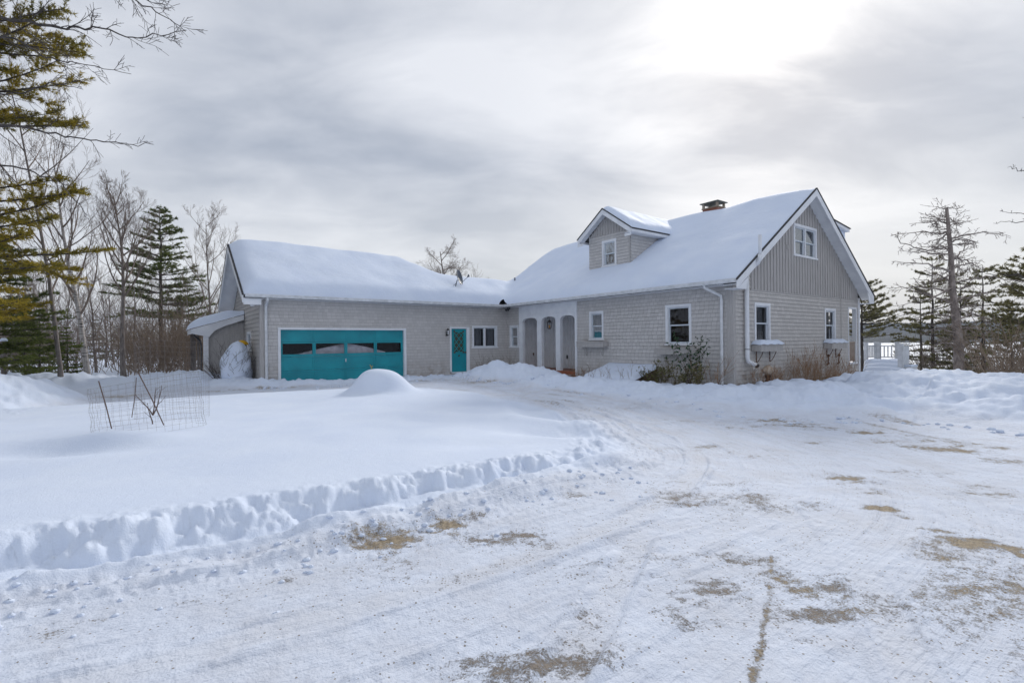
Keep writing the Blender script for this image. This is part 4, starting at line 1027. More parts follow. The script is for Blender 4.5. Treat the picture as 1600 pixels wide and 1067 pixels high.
# ---- downspouts
def ds(path, r, mat='white', lab=None):
    mb = MB(); mb.tube(path, r, 8); o = mb.build('downspout', MT[mat], house, smooth=False)
    if lab: o['label'] = lab
    return o
d1 = ds([(-.50,.62,3.24),(-.50,.60,3.16),(-.09,.32,2.92),(-.09,.31,2.8),(-.09,.31,1.5),(-.09,.31,.22)], .045, 'white_worn')
mb = MB(); mb.tube([(-.09,.31,.23),(-.09,.31,.08)], .055, 8); mb.build('boot', MT['black'], d1)
d3 = ds([(-10.74,11.17,3.24),(-10.74,11.2,3.16),(-10.74,11.56,2.96),(-10.74,11.57,1.5),(-10.74,11.57,.28)], .05, 'white_worn')
mb = MB(); mb.tube([(-10.74,11.57,.29),(-10.74,11.57,.12)], .06, 8); mb.build('boot', MT['black'], d3)
mb = MB(); mb.tube([(.60,-.53,4.70),(.60,-.53,4.10)], .048, 10); mb.tube([(.60,-.53,4.12),(.595,-.52,3.98),(.60,-.47,3.88),(.61,-.38,3.82),(.62,-.24,3.78),(.615,-.16,3.70),(.60,-.12,3.56)], .060, 10); mb.tube([(.60,-.11,3.62),(.60,-.11,2.4),(.60,-.11,1.05),(.64,-.12,.92),(.78,-.20,.84),(.85,-.26,.80)], .066, 10)
vp = mb.build('vent_pipe', MT['white'], house, smooth=True); vp['label'] = 'white vent pipe climbing the corner of the gable wall and bending over the rake'
for pa, ra in (([(.60,-.11,1.28),(.60,-.11,1.30)], .073), ([(.83,-.25,.815),(.88,-.28,.76)], .070), ([(.60,-.11,3.58),(.60,-.11,3.62)], .073)): mb = MB(); mb.tube(pa, ra, 10); mb.build('collar', MT['black'], vp)

# conduit and meter-like box on gable
mb = MB(); mb.tube([(7.72,-.03,4.0),(7.72,-.035,3.1),(7.72,-.03,1.3)], .009, 5); mb.build('cable', MT['board'], house); mb = MB(); mb.box(3.33, 3.40, -.06, -.012, 4.62, 4.78); mb.build('junction_box', MT['board'], house)

# ---- planter boxes
def fboxm(mb, F, *a): fbox(mb, F, *a)
def planter(F, u0, u1, z, snow, lab):
    mb = MB(); d = .26
    fbox(mb, F, u0, u1, .03+d, .05+d, z-.21, z); fbox(mb, F, u0, u0+.02, .03, .0295+d, z-.20, z-.003); fbox(mb, F, u1-.02, u1, .03, .0295+d, z-.20, z-.003); fbox(mb, F, u0+.02, u1-.02, .03, .0295+d, z-.205, z-.185)
    fbox(mb, F, u0-.015, u1+.015, .0505+d, .065+d, z-.035, z+.004)
    o = mb.build('flower_box', MT['board'], house); o['label'] = lab
    ax, val = F
    for u in (u0+.28, u1-.28):
        mb = MB(); a = pt(ax, val, u, .02, z-.55); b = pt(ax, val, u, .02, z-.206); c = pt(ax, val, u, .03+d, z-.22)
        mb.bar(a, b, .03, .015, (1,1,0)); k = [Vector(pt(ax, val, u, .03+(.2)*t, z-.55+.33*(t**1.6))) for t in (0,.3,.6,.85,1)]
        mb.tube(k, .011, 5)
        mb.build('bracket', MT['rust'] if snow else MT['board'], o)
    mb = MB(); n = 16; h = .14 if snow else .0
    if snow:
        for i in range(n):
            for j in range(5):
                pass
        V = []
        for i in range(n+1):
            for j in range(7):
                s = i/n; t = j/6; e = min(1, min(s, 1-s)/.16); f = min(1, min(t+.15, 1-t)/.4)
                hh = h*math.sqrt(max(0, 1-(1-e)**2))*math.sqrt(max(0, 1-(1-f)**2))+.006
                V.append(pt(ax, val, u0-.03+(u1-u0+.06)*s, .02+(d+.08)*t, z+.004+hh+.012*math.sin(i*1.3+j)))
        mb.v = V; mb.f = [(i*7+j, (i+1)*7+j, (i+1)*7+j+1, i*7+j+1) for i in range(n) for j in range(6)]; mb.uv = [None]*len(mb.f)
        mb.build('snow_cap', MT['snow'], o, smooth=True)
    else:
        fbox(mb, F, u0+.021, u1-.021, .031, .029+d, z-.18, z-.05); mb.build('soil', MT['brown'], o)
    return o
planter(WM, 4.98, 6.42, 1.56, False, 'empty taupe flower box under the small front window')
planter(WM, 1.15, 2.62, 1.33, False, 'empty taupe flower box under the large front window, behind the shrubs')
planter(WG, 1.02, 2.42, 1.42, True, 'snow-capped flower box nearer the white vent pipe')
planter(WG, 6.15, 7.5, 1.42, True, 'snow-capped flower box at the far end of the gable wall')

# ---- porch end behind the gable opening
mb = MB(); fbox(mb, WG, 8.44, 8.50, -.12, .03, .62, 2.84); fbox(mb, WG, 9.22, 9.28, -.12, .03, .62, 2.84); fbox(mb, WG, 8.50, 9.22, -.12, .03, 2.78, 2.84); fbox(mb, WG, 8.44, 9.28, -.14, .05, .56, .62)
fbox(mb, WG, 8.98, 9.10, -.5, -.38, .62, 2.78)
og = mb.build('porch_opening', MT['white'], house)
mb = MB(); x = 8.51
while x < 9.2: fbox(mb, WG, x, x+.045, -.06, -.03, .66, 1.40); x += .075
fbox(mb, WG, 8.5, 9.22, -.07, -.02, 1.40, 1.45); mb.build('balusters', simple('tan_balusters', (.36,.29,.24), .7), og)

# ---- cellar bulkhead
mb = MB(); mb.hexa([(-1.25,2.75,-.2),(-.02,2.75,-.2),(-.02,4.95,-.2),(-1.25,4.95,-.2),(-1.25,2.75,.26),(-.02,2.75,.62),(-.02,4.95,.62),(-1.25,4.95,.26)]); bh = mb.build('bulkhead', MT['brown'], house); bh['label'] = 'sloping brown cellar hatch against the front wall'
xs = np.linspace(-1.38, -.02, 16); ys = np.linspace(2.70, 5.05, 26); X, Y = np.meshgrid(xs, ys); e = np.clip(np.minimum(np.minimum(Y-ys[0], ys[-1]-Y), X-xs[0])/.14, 0, 1)
S = .62+(X+.02)*.293+.012+.13*np.sqrt(1-(1-e)**2)+.01*fbm(X, Y, 2, 2, 3)
mb = MB(); mb.v = [tuple(p) for p in np.stack([X, Y, S], -1).reshape(-1, 3)]; mb.f = [(j*16+i, j*16+i+1, (j+1)*16+i+1, (j+1)*16+i) for j in range(25) for i in range(15)]; mb.uv = [None]*len(mb.f)
mb.build('snow_cap', MT['snow'], bh, smooth=True)

# ---- lean-to woodshed at left of garage
sh = empty('lean_to', (0,0,0), 0); sh.parent = house; sh['label'] = 'small open lean-to with a rounded snow cap on the garage side'
SY0, SY1 = 15.6, 18.4
zrf = lambda x: 2.84+(x+10.95)*.33
mb = MB(); mb.hexa([(-12.75,SY0-.2,zrf(-12.75)-.05),(-10.93,SY0-.2,zrf(-10.93)-.05),(-10.93,SY1,zrf(-10.93)-.05),(-12.75,SY1,zrf(-12.75)-.05),(-12.75,SY0-.2,zrf(-12.75)),(-10.93,SY0-.2,zrf(-10.93)),(-10.93,SY1,zrf(-10.93)),(-12.75,SY1,zrf(-12.75))]); mb.build('roof_deck', MT['shingle'], sh)
mb = MB(); n = 14
pts = [(-12.78, zrf(-12.78)-.01), (-10.94, zrf(-10.94)-.01), (-10.94, zrf(-10.94)-.22), (-11.6, zrf(-11.6)-.25), (-12.0, zrf(-12.0)-.33), (-12.15, zrf(-12.2)-.45), (-12.2, 1.9), (-12.78, zrf(-12.78)-.20)]
mb.prism([(a, SY0-.225, b) for a, b in pts], (0, .023, 0)); mb.box(-12.80, -12.78, SY0-.2, SY1, zrf(-12.78)-.2, zrf(-12.78)-.01)
mb.build('fascia', MT['white'], sh)
mb = MB(); mb.box(-12.40, -12.22, SY0-.19, SY0-.05, -.3, 2.25); mb.build('post', MT['white'], sh)
mb = MB(); mb.box(-12.2, -10.93, SY0, SY0+.04, -.2, 2.0); mb.box(-12.2, -10.93, SY0+.01, SY0+.04, 2.0, 2.5); mb.box(-12.2, -10.93, SY0-.012, SY0, 1.98, 2.02); mb.build('panel', MT['board'], sh)
mb = MB(); mb.box(-12.5, -12.42, 17.2, 17.4, -.2, 2.1); mb.box(-12.7, -12.5, 18.2, 18.35, -.2, 2.1); mb.build('back_post', MT['bark_grey'], sh)
mb = MB(); mb.tube([(-12.72,SY0-.15,2.12),(-12.68,SY0-.1,1.95),(-12.50,SY0-.02,1.75),(-12.46,SY0,1.55),(-12.46,SY0,.0)], .035, 6); mb.build('gutter_pipe', MT['black'], sh)
xs = np.linspace(-12.86, -10.93, 24); ys = np.linspace(SY0-.26, SY1, 30); X, Y = np.meshgrid(xs, ys); e = np.clip(np.minimum(X-xs[0], (Y-ys[0])*1.2)/.45, 0, 1)
S = 2.85+(X+10.95)*.33+.36*np.sqrt(1-(1-e)**2)*(1-.5*sstep(-11.6,-10.9,X))+.015*fbm(X, Y, 1.5, 2, 3)
mb = MB(); mb.v = [tuple(p) for p in np.stack([X, Y, S], -1).reshape(-1, 3)]; mb.f = [(j*24+i, j*24+i+1, (j+1)*24+i+1, (j+1)*24+i) for j in range(29) for i in range(23)]; mb.uv = [None]*len(mb.f)
mb.build('snow_cap', MT['snow'], sh, smooth=True)

# ---- satellite dish on the low roof
dpos = at(713, 450, 22.9); dish = empty('satellite_dish', dpos, 0, 'dark grey satellite dish on a bent mast on the snowy low roof', 'satellite dish')
mb = MB(); mb.tube([(-.06,0,-.25),(-.03,0,.1),(.05,0,.38)], .022, 7); mb.tube([(-.22,.02,.05),(.0,0,.22)], .012, 5); mb.build('mast', MT['dish'], dish)
mb = MB(); nn = 20; dirn = Vector((.93,-.30,.22)).normalized(); a = dirn.cross(Vector((0,0,1))).normalized(); b = a.cross(dirn)
c0 = Vector((.10,0,.50))
for rr_, dd in ((0,0),(.10,.008),(.2,.032),(.27,.06),(.30,.078)):
    for k in range(nn):
        an = 2*math.pi*k/nn; p = c0+(a*math.cos(an)*rr_+b*math.sin(an)*rr_*1.25)+dirn*dd; mb.v.append(tuple(p))
for i in range(4):
    for k in range(nn): mb.f.append((i*nn+k, i*nn+(k+1) % nn, (i+1)*nn+(k+1) % nn, (i+1)*nn+k)); mb.uv.append(None)
ro = mb.build('reflector', MT['dish'], dish, smooth=True); md = ro.modifiers.new('s', 'SOLIDIFY'); md.thickness = .012
mb = MB(); tip_ = c0+dirn*.50-b*.10; mb.tube([c0-b*.34, tip_], .012, 5); mb.tube([tip_-dirn*.06, tip_+dirn*.05], .035, 8); mb.box(tip_.x-.03, tip_.x+.03, tip_.y-.03, tip_.y+.03, tip_.z, tip_.z+.09); mb.build('feed_arm', MT['dish'], dish)
# ================================================================== DECK, STEPS AND RAILS on the right (house frame)
def hw(x, y, z): return loc2w(x, y, z)
deck = empty('snowy_steps', (15.28, 20.35, 0), R(-38.3), 'snow-covered steps rising between the gable corner and the white boxed rail end', 'steps')
mb = MB(); nst = 6; tr = .46
for k in range(nst):
    y0_ = k*tr; z1_ = -.30+k*.15
    mb.box(-.66, .66, y0_, y0_+tr if k < nst-1 else 5.2, z1_-.9, z1_)
mb.build('step_boards', MT['brown'], deck)
xs = np.linspace(-.70, .74, 22); ys = np.linspace(-.1, 5.2, 150); X, Y = np.meshgrid(xs, ys)
S = -.30+.15*np.clip(Y/tr-.3, -.3, nst-1)+.045*np.sin(np.clip(Y/tr, 0, nst)*2*math.pi)*(Y < nst*tr)+.10
e = np.clip(np.minimum(X-xs[0], xs[-1]-X)/.2, 0, 1); S = S+.10*np.sqrt(1-(1-e)**2)-.09+.03*fbm(X, Y, 1.5, 3, 5)
mb = MB(); mb.v = [tuple(p) for p in np.stack([X, Y, S], -1).reshape(-1, 3)]; mb.f = [(j*22+i, j*22+i+1, (j+1)*22+i+1, (j+1)*22+i) for j in range(149) for i in range(21)]; mb.uv = [None]*len(mb.f)
mb.build('snow_cap', MT['snow'], deck, smooth=True)
def boxed(name, x0, x1, y0, y1, z0, z1, lab, cat):
    e_ = empty(name, hw((x0+x1)/2, (y0+y1)/2, z0), TH, lab, cat); w, d, h = (x1-x0)/2, (y1-y0)/2, z1-z0
    mb = MB(); mb.box(-w, -w+.12, -d, d, 0, h); mb.box(-w+.12, w, -d+.03, d-.03, .12, h-.06); mb.build('panel', MT['white_worn'], e_)
    mb = MB(); mb.box(-w-.02, w+.02, -d-.02, d+.02, h, h+.04); mb.build('cap', MT['white_worn'], e_)
    mb = MB(); mb.box(-w+.06, w+.08, -d-.22, -d-.001, -.2, .20); mb.box(-w+.04, w+.10, -d-.25, -d-.001, .20, .235); mb.build('side_shelf', MT['white_worn'], e_)
    mb = MB(); mb.box(-w+.10, w+.08, -d-.24, -d-.005, .236, .31); mb.build('snow_cap', MT['snow'], e_)
    return e_
boxed('rail_box', 12.2, 13.1, -.75, -.55, .1, 1.30, 'white boxed-in rail end to the right of the snowy steps', 'rail box')
boxed('rail_box', 10.55, 11.05, 2.05, 2.25, .45, 1.32, 'white boxed-in rail end just past the house corner, left of the snowy steps', 'rail box')
def railing(p0, p1, z0, z1, lab):
    a, b = at(p0[0], 540, p0[1]), at(p1[0], 540, p1[1]); L = (b-a).length; an = math.atan2(b.y-a.y, b.x-a.x)
    e_ = empty('deck_railing', (a.x, a.y, z0), an, lab, 'railing')
    h = z1-z0; mb = MB(); mb.box(0, L, -.045, .045, h-.05, h); mb.build('top_rail', MT['white_worn'], e_); mb = MB(); mb.box(0, L, -.03, .03, .08, .13); mb.build('bottom_rail', MT['white_worn'], e_)
    n = max(1, int(L/.16))
    for k in range(n):
        x = (k+.5)*L/n; mb = MB(); mb.box(x-.02, x+.02, -.02, .02, .131, h-.051); mb.build('baluster', MT['white_worn'], e_)
    for x in (0, L): mb = MB(); mb.box(x-.075, x+.075, -.075, .075, -.1, h+.12); mb.box(x-.095, x+.095, -.095, .095, h+.12, h+.16); mb.build('post', MT['white_worn'], e_)
railing((1373, 25.6), (1402, 24.9), .50, 1.20, 'white deck railing facing the frozen lake at the end of the snowy path')
railing((1353, 25.2), (1369, 25.9), .50, 1.22, 'short white deck railing between the house corner and the longer rail')

# ================================================================== generic plants
def tris_tube(segs, n=3):
    """segs: array k x 8 (p0 xyz, p1 xyz, r0, r1) -> triangles"""
    S = np.asarray(segs, float); p0 = S[:,:3]; p1 = S[:,3:6]; r0 = S[:,6:7]; r1 = S[:,7:8]
    d = p1-p0; d /= np.maximum(np.linalg.norm(d, axis=1, keepdims=True), 1e-9)
    ref = np.where(np.abs(d[:,2:3]) < .9, [[0,0,1.]], [[1.,0,0]]); a = np.cross(d, ref); a /= np.linalg.norm(a, axis=1, keepdims=True); b = np.cross(d, a)
    out = []
    for k in range(n):
        t0, t1 = 2*math.pi*k/n, 2*math.pi*(k+1)/n
        u0 = a*math.cos(t0)+b*math.sin(t0); u1 = a*math.cos(t1)+b*math.sin(t1)
        A, B, C_, D = p0+u0*r0, p0+u1*r0, p1+u1*r1, p1+u0*r1
        out.append(np.stack([A,B,C_], 1)); out.append(np.stack([A,C_,D], 1))
    return np.concatenate(out)
def grow(rnd, segs, p, d, L, r, lvl, maxl, up=.12, wig=.18, kids=(5,8), ratio=.55, ang=(.5,1.0), rend=.35, tips=None, start=.25):
    n = max(3, int(4+L*2.0)) if lvl < maxl else 3
    p = p.copy(); pts = [p.copy()]; dirs = []
    st = L/n
    for i in range(n):
        d = d+rnd.normal(0, wig, 3)*(st/ max(L, .3))**.5*1.1; d[2] += up*st/max(L,.3)*1.5; d /= np.linalg.norm(d)
        q = p+d*st; ra = r*(1-(1-rend)*i/n); rb = r*(1-(1-rend)*(i+1)/n)
        segs.append((*p, *q, ra, rb)); p = q; pts.append(p.copy()); dirs.append(d.copy())
    if lvl >= maxl:
        if tips is not None: tips.append((p, d))
        return
    m = rnd.randint(*kids) if lvl > 0 else kids[1]
    for k in range(m):
        f = start+(1-start)*(k+rnd.rand()*.8)/m; i = min(n-1, int(f*n)); fr = f*n-i
        q = pts[i]+(pts[i+1]-pts[i])*min(fr, 1)
        dd = dirs[i]; ax = np.cross(dd, rnd.normal(0, 1, 3)); ax /= np.linalg.norm(ax)+1e-9
        th = rnd.uniform(*ang); nd = dd*math.cos(th)+ax*math.sin(th)
        grow(rnd, segs, q, nd, L*ratio*rnd.uniform(.7, 1.15)*(1.15-.5*f), max(r*(1-(1-rend)*f)*.55, .0025), lvl+1, maxl, up, wig*1.1, kids, ratio, ang, rend, tips, .2)
def tree_obj(name, loc, rz, sc, trunk_mesh, crown_mesh, lab, group=None, extra=None, cat='tree'):
    e_ = empty(name, loc, rz, lab, cat, group); e_.scale = (sc, sc, sc)
    for nm, me in [('trunk', trunk_mesh), ('crown', crown_mesh)]+(extra or []):
        o = bpy.data.objects.new(nm, me); COL.objects.link(o); o.parent = e_
    return e_
def tmesh(mb, name, mat, smooth=False):
    o = mb.build(name, mat, None, smooth=smooth); me = o.data; bpy.data.objects.remove(o); return me
def bare_tree(seed, H, r, nlimb=12, first=.35, limbL=.33, maxl=3, up=.5, lean=(0,0), kids=(4,7), bark='bark_grey', tw='twig', ang0=(.55,.9), thin=1.0):
    rnd = np.random.RandomState(seed); mb = MB(); n = 14; p = np.array([0,0,-.4]); path = [p]
    d = np.array([lean[0], lean[1], 1.0]); d /= np.linalg.norm(d)
    for i in range(n):
        d = d+rnd.normal(0, .035, 3); d[2] += .02; d /= np.linalg.norm(d); p = p+d*(H*.93/n); path.append(p)
    rad = [r*(1-.86*(i/n)**.9)*(1.25 if i == 0 else 1) for i in range(n+1)]
    mb.tube(path, rad, 9)
    big = []; segs = []
    for k in range(nlimb):
        f = first+(1-first)*(k+.3*rnd.rand())/nlimb; i = min(n-1, int(f*n)); q = path[i]+(path[i+1]-path[i])*(f*n-i)
        az = k*2.4+rnd.uniform(-.5, .5); th = rnd.uniform(*ang0); nd = np.array([math.cos(az)*math.sin(th), math.sin(az)*math.sin(th), math.cos(th)])
        grow(rnd, segs, q, nd, H*limbL*(1.15-.75*(f-first)/(1-first))*rnd.uniform(.75, 1.15), r*.42*(1.1-.6*f), 1, maxl, up, .2, kids, .55, (.4,.95), .3)
    S = np.array(segs); S[:,6:8] = np.maximum(S[:,6:8]*thin, .0035)
    thick = S[:,6] > .018
    cm = MB(); 
    if thick.any(): cm.tris(tris_tube(S[thick], 5))
    if (~thick).any(): cm.tris(tris_tube(S[~thick], 3))
    return tmesh(mb, 'trunk', MT[bark], True), tmesh(cm, 'crown', MT[tw])
def blades(rnd, P, D, k, L, wd, spread=.8):
    """k needle blades per point P along direction D"""
    P = np.repeat(P, k, 0); D = np.repeat(D, k, 0); m = len(P)
    d = D+rnd.normal(0, spread, (m, 3)); d /= np.linalg.norm(d, axis=1, keepdims=True)
    s = np.cross(d, rnd.normal(0, 1, (m, 3))); s /= np.linalg.norm(s, axis=1, keepdims=True)+1e-9
    l = L*rnd.uniform(.6, 1.2, (m, 1)); w = wd*rnd.uniform(.7, 1.2, (m, 1))
    base = P+rnd.normal(0, L*.12, (m, 3))
    return np.stack([base-s*w*.5, base+s*w*.5, base+d*l], 1)
def conifer(seed, H, r, base, prof, nwh, per, mat, bl=.14, bw=.03, k=5, dens=1.0, droop=.1, upc=.25, bark='bark_dark', lean=(0,0), gap=.15, azf=None, dead=0, sub=7, tuft_r=.8):
    rnd = np.random.RandomState(seed); mb = MB(); n = 14
    path = [np.array([lean[0]*H*(i/n), lean[1]*H*(i/n), -.4+(H+.4)*i/n])+np.r_[rnd.normal(0, .03*H/12, 2), 0] for i in range(n+1)]
    mb.tube(path, [r*(1-.93*(i/n)) for i in range(n+1)], 8)
    segs = []; P = []; D = []
    for wv in range(nwh):
        f = base+(1-base)*(wv+.5*rnd.rand())/nwh; z = f*H; i = min(n-1, int((z+.4)/(H+.4)*n)); q0 = path[i]+(path[i+1]-path[i])*(((z+.4)/(H+.4)*n)-i)
        t = (f-base)/(1-base); Lb = prof(t)
        for b_ in range(per):
            if rnd.rand() < gap: continue
            az = rnd.uniform(0, 2*math.pi); L = Lb*rnd.uniform(.6, 1.12)
            if azf: L *= azf(az, t)
            if L < .15: continue
            d = np.array([math.cos(az), math.sin(az), upc*t-droop*(1-t)]); d /= np.linalg.norm(d); p = q0.copy(); m = max(4, int(L/.45))
            rb = .012+.012*L
            for j in range(m):
                d = d+rnd.normal(0, .06, 3); d[2] += .03; d /= np.linalg.norm(d); q = p+d*L/m
                segs.append((*p, *q, rb*(1-.8*j/m), rb*(1-.8*(j+1)/m)))
                g = (j+1)/m
                if g > .25:
                    lat = np.array([-d[1], d[0], 0]); lat /= np.linalg.norm(lat)+1e-9
                    for s_ in range(int(max(1, sub*L/m/.45*dens+rnd.rand()))):
                        sd_ = 1 if rnd.rand() < .5 else -1; sl_ = tuft_r*rnd.uniform(.2, 1)*min(1, L/2.2)*(1.15-.55*g)
                        dd = lat*sd_*rnd.uniform(.5, 1)+d*rnd.uniform(.3, .9); dd[2] += rnd.uniform(-.18, .42); dd /= np.linalg.norm(dd)
                        o_ = p+(q-p)*rnd.rand(); e_ = o_+dd*sl_
                        segs.append((*o_, *e_, .006, .003))
                        for u in np.arange(.35, 1.01, .22): P.append(o_+(e_-o_)*u); D.append(dd)
                p = q
            P.append(p); D.append(d)
    P = np.array(P); D = np.array(D)
    mb2 = MB(); mb2.tris(tris_tube(np.array(segs), 3))
    cm = MB(); cm.tris(blades(rnd, P, D, k, bl, bw))
    return tmesh(mb, 'trunk', MT[bark], True), tmesh(cm, 'crown', MT[mat]), ('branches', tmesh(mb2, 'branches', MT['bark_dark']))
def gpos(px, Y, dz=0):
    p = at(px, 540, Y); return Vector((p.x, p.y, gz(p.x, p.y)+dz))

# ---- left: the big golden pine
def az_big(az, t): return 1.0
pr_big = lambda t: 5.0*(1-.62*t) if t > .12 else 4.0+8*t
m_gold = conifer(11, 15.5, .30, .14, lambda t: (3.25 + 1.15*math.exp(-((t-.27)/.16)**2))*(1-.6*max(0, t-.6)/.4), 30, 8, 'needle_gold', .13, .022, 11, 1.1, .05, .30, gap=.24, tuft_r=.9, sub=9)
tree_obj('pine_tree', gpos(-130, 13.2), 1.1, 1.0, m_gold[0], m_gold[1], 'large golden-green pine leaning into the left edge of the picture', extra=[m_gold[2]])
m_low = conifer(12, 7.5, .16, .06, lambda t: 3.1*(1-t)**.7+.3, 17, 8, 'needle_green', .13, .026, 10, 1.1, .12, .2, gap=.15)
tree_obj('pine_tree', gpos(-35, 17.5), .3, .88, m_low[0], m_low[1], 'dark green pine low at the left edge under the golden boughs', extra=[m_low[2]])
# ---- green pine between the hardwoods and the garage
m_pine = conifer(21, 10.2, .17, .30, lambda t: 2.6*(1-t)**.72+.35, 18, 8, 'needle_green', .15, .034, 7, 1.0, .02, .42, gap=.22, tuft_r=.8)
tree_obj('pine_tree', gpos(252, 32), 2.2, 1.02, m_pine[0], m_pine[1], 'green pine with layered boughs standing left of the garage gable', extra=[m_pine[2]])
# ---- hardwoods
birch = bare_tree(31, 11.0, .125, 15, .30, .30, 4, .55, (-.06,.0), (4,6), 'bark_birch')
tree_obj('birch_tree', gpos(138, 21.5), .2, 1, *birch, 'tall birch with white patched bark leaning left of the grey hardwood')
hw1 = bare_tree(32, 9.6, .125, 20, .45, .27, 4, .62, (.0,.0), (5,7), 'bark_grey')
tree_obj('hardwood_tree', gpos(193, 22), 1.0, 1, *hw1, 'straight grey hardwood with a rounded bare crown above the driveway bank')
hwB = bare_tree(33, 8.5, .085, 13, .28, .36, 3, .5, (.05,0), (4,7)); hwC = bare_tree(34, 7.5, .07, 12, .2, .38, 3, .55, (-.05,.03), (4,7)); hwD = bare_tree(35, 9.2, .085, 14, .35, .34, 4, .5, (0,0), (4,6))
tree_obj('bare_tree', gpos(336, 30), .4, 1.10, *hwD, 'bare grey tree rising just left of the garage peak')
tree_obj('bare_tree', gpos(697, 41), .9, 1.12, *bare_tree(36, 9.4, .2, 17, .28, .36, 4, .12, (0,0), (6,8), ang0=(.5,1.25), thin=.75), 'bare round-crowned tree poking up behind the low roof by the satellite dish')
m_tall = bare_tree(37, 12.5, .085, 14, .3, .30, 4, .5, (-.04,0), (4,6))
tree_obj('bare_tree', gpos(95, 19), 2.0, 1, *m_tall, 'slender bare tree rising through the golden pine boughs')
rnd = random.Random(8)
vb = [hwB, hwC, hwD]
GRPW = 'bare trees in the wood left of the garage'
wp = [(18,30,0,.9),(40,26,1,.95),(62,33,2,.85),(78,27,1,1.0),(105,29,0,.8),(118,35,2,.9),(150,27,1,.9),(165,33,0,.9),(178,38,2,.85),(210,28,1,.85),(228,34,0,.8),(240,40,2,.8),(262,27,1,.75),(280,33,0,.8),(296,29,1,.78),(310,38,2,.85),(322,26,1,.6),(345,36,0,.8),(-40,28,0,.9),(-90,30,2,.9),(358,42,1,.9),(130,42,0,.9),(60,45,2,.9),(270,46,0,.8),(200,48,2,.9)]
for i, (px, Y, v, s) in enumerate(wp): 
    o = tree_obj('bare_tree', gpos(px, Y), rnd.uniform(0, 6), s*rnd.uniform(.85, 1.05), *vb[v], 'thin bare grey tree among the tangled wood left of the garage', GRPW)
m_spr = conifer(41, 9, .13, .08, lambda t: 2.2*(1-t)**.85+.2, 18, 7, 'needle_dark', .16, .045, 5, .8, .15, .1, gap=.1)
m_spr2 = conifer(42, 7, .11, .05, lambda t: 2.1*(1-t)**.8+.2, 14, 7, 'needle_green', .17, .045, 5, .8, .1, .15, gap=.1)
GRPE = 'dark evergreens at the back of the wood'
for i, (px, Y, v, s) in enumerate([(-60,36,0,1.0),(-10,40,1,.95),(20,34,0,.85),(45,42,1,.8),(85,50,1,.6),(150,54,1,.6),(185,62,1,.6),(280,58,1,.55),(330,56,1,.6),(-130,38,1,1.1),(100,72,1,.75),(230,78,1,.75),(300,80,1,.8),(40,60,0,1.1),(-20,58,0,1.1)]):
    m = (m_spr, m_spr2)[v]
    tree_obj('spruce_tree', gpos(px, Y), rnd.uniform(0, 6), s*rnd.uniform(.9, 1.1)*(.8 if Y < 45 else 1.05), m[0], m[1], 'dark evergreen half hidden at the back of the wood on the left', GRPE, extra=[m[2]])
for px, Y, s, lab in ((62,21,.42,'low dark green spruce at the foot of the golden pine'),(105,22.5,.34,'small bushy spruce just left of the birch trunk'),(38,24,.5,'bushy young spruce behind the left snow bank')):
    tree_obj('young_spruce', gpos(px, Y), rnd.uniform(0, 6), s, m_spr2[0], m_spr2[1], lab, extra=[m_spr2[2]], cat='tree')
# thicket
def thicket(name, lab, pxr, Yr, n, hr, mat, seed, lim=None):
    r = np.random.RandomState(seed); segs = []
    for i in range(n):
        px = r.uniform(*pxr); Y = r.uniform(*Yr); p = at(px, 540, Y); z = gz(p.x, p.y)-.1
        h = r.uniform(*hr)*(lim(px) if lim else 1); d = np.array([r.normal(0,.45), r.normal(0,.45), 1.]); d /= np.linalg.norm(d)
        grow(r, segs, np.array([p.x, p.y, z]), d, h, r.uniform(.010, .02), 2, 3, .25, .3, (5,8), .5, (.3,.9), .3)
    S = np.array(segs); S[:,6:8] = np.maximum(S[:,6:8], .006); mb = MB(); mb.tris(tris_tube(S, 3))
    return tag(mb.build(name, MT[mat]), lab, 'brush', kind='stuff')
thicket('brush', 'tangled grey-brown brush at the foot of the wood', (-120, 330), (24, 44), 760, (1.8, 4.6), 'twig', 5)
thicket('brush', 'rusty brown thicket between the hardwoods and the lean-to', (200, 345), (22.5, 31), 330, (1.5, 3.4), 'twig_brown', 6)
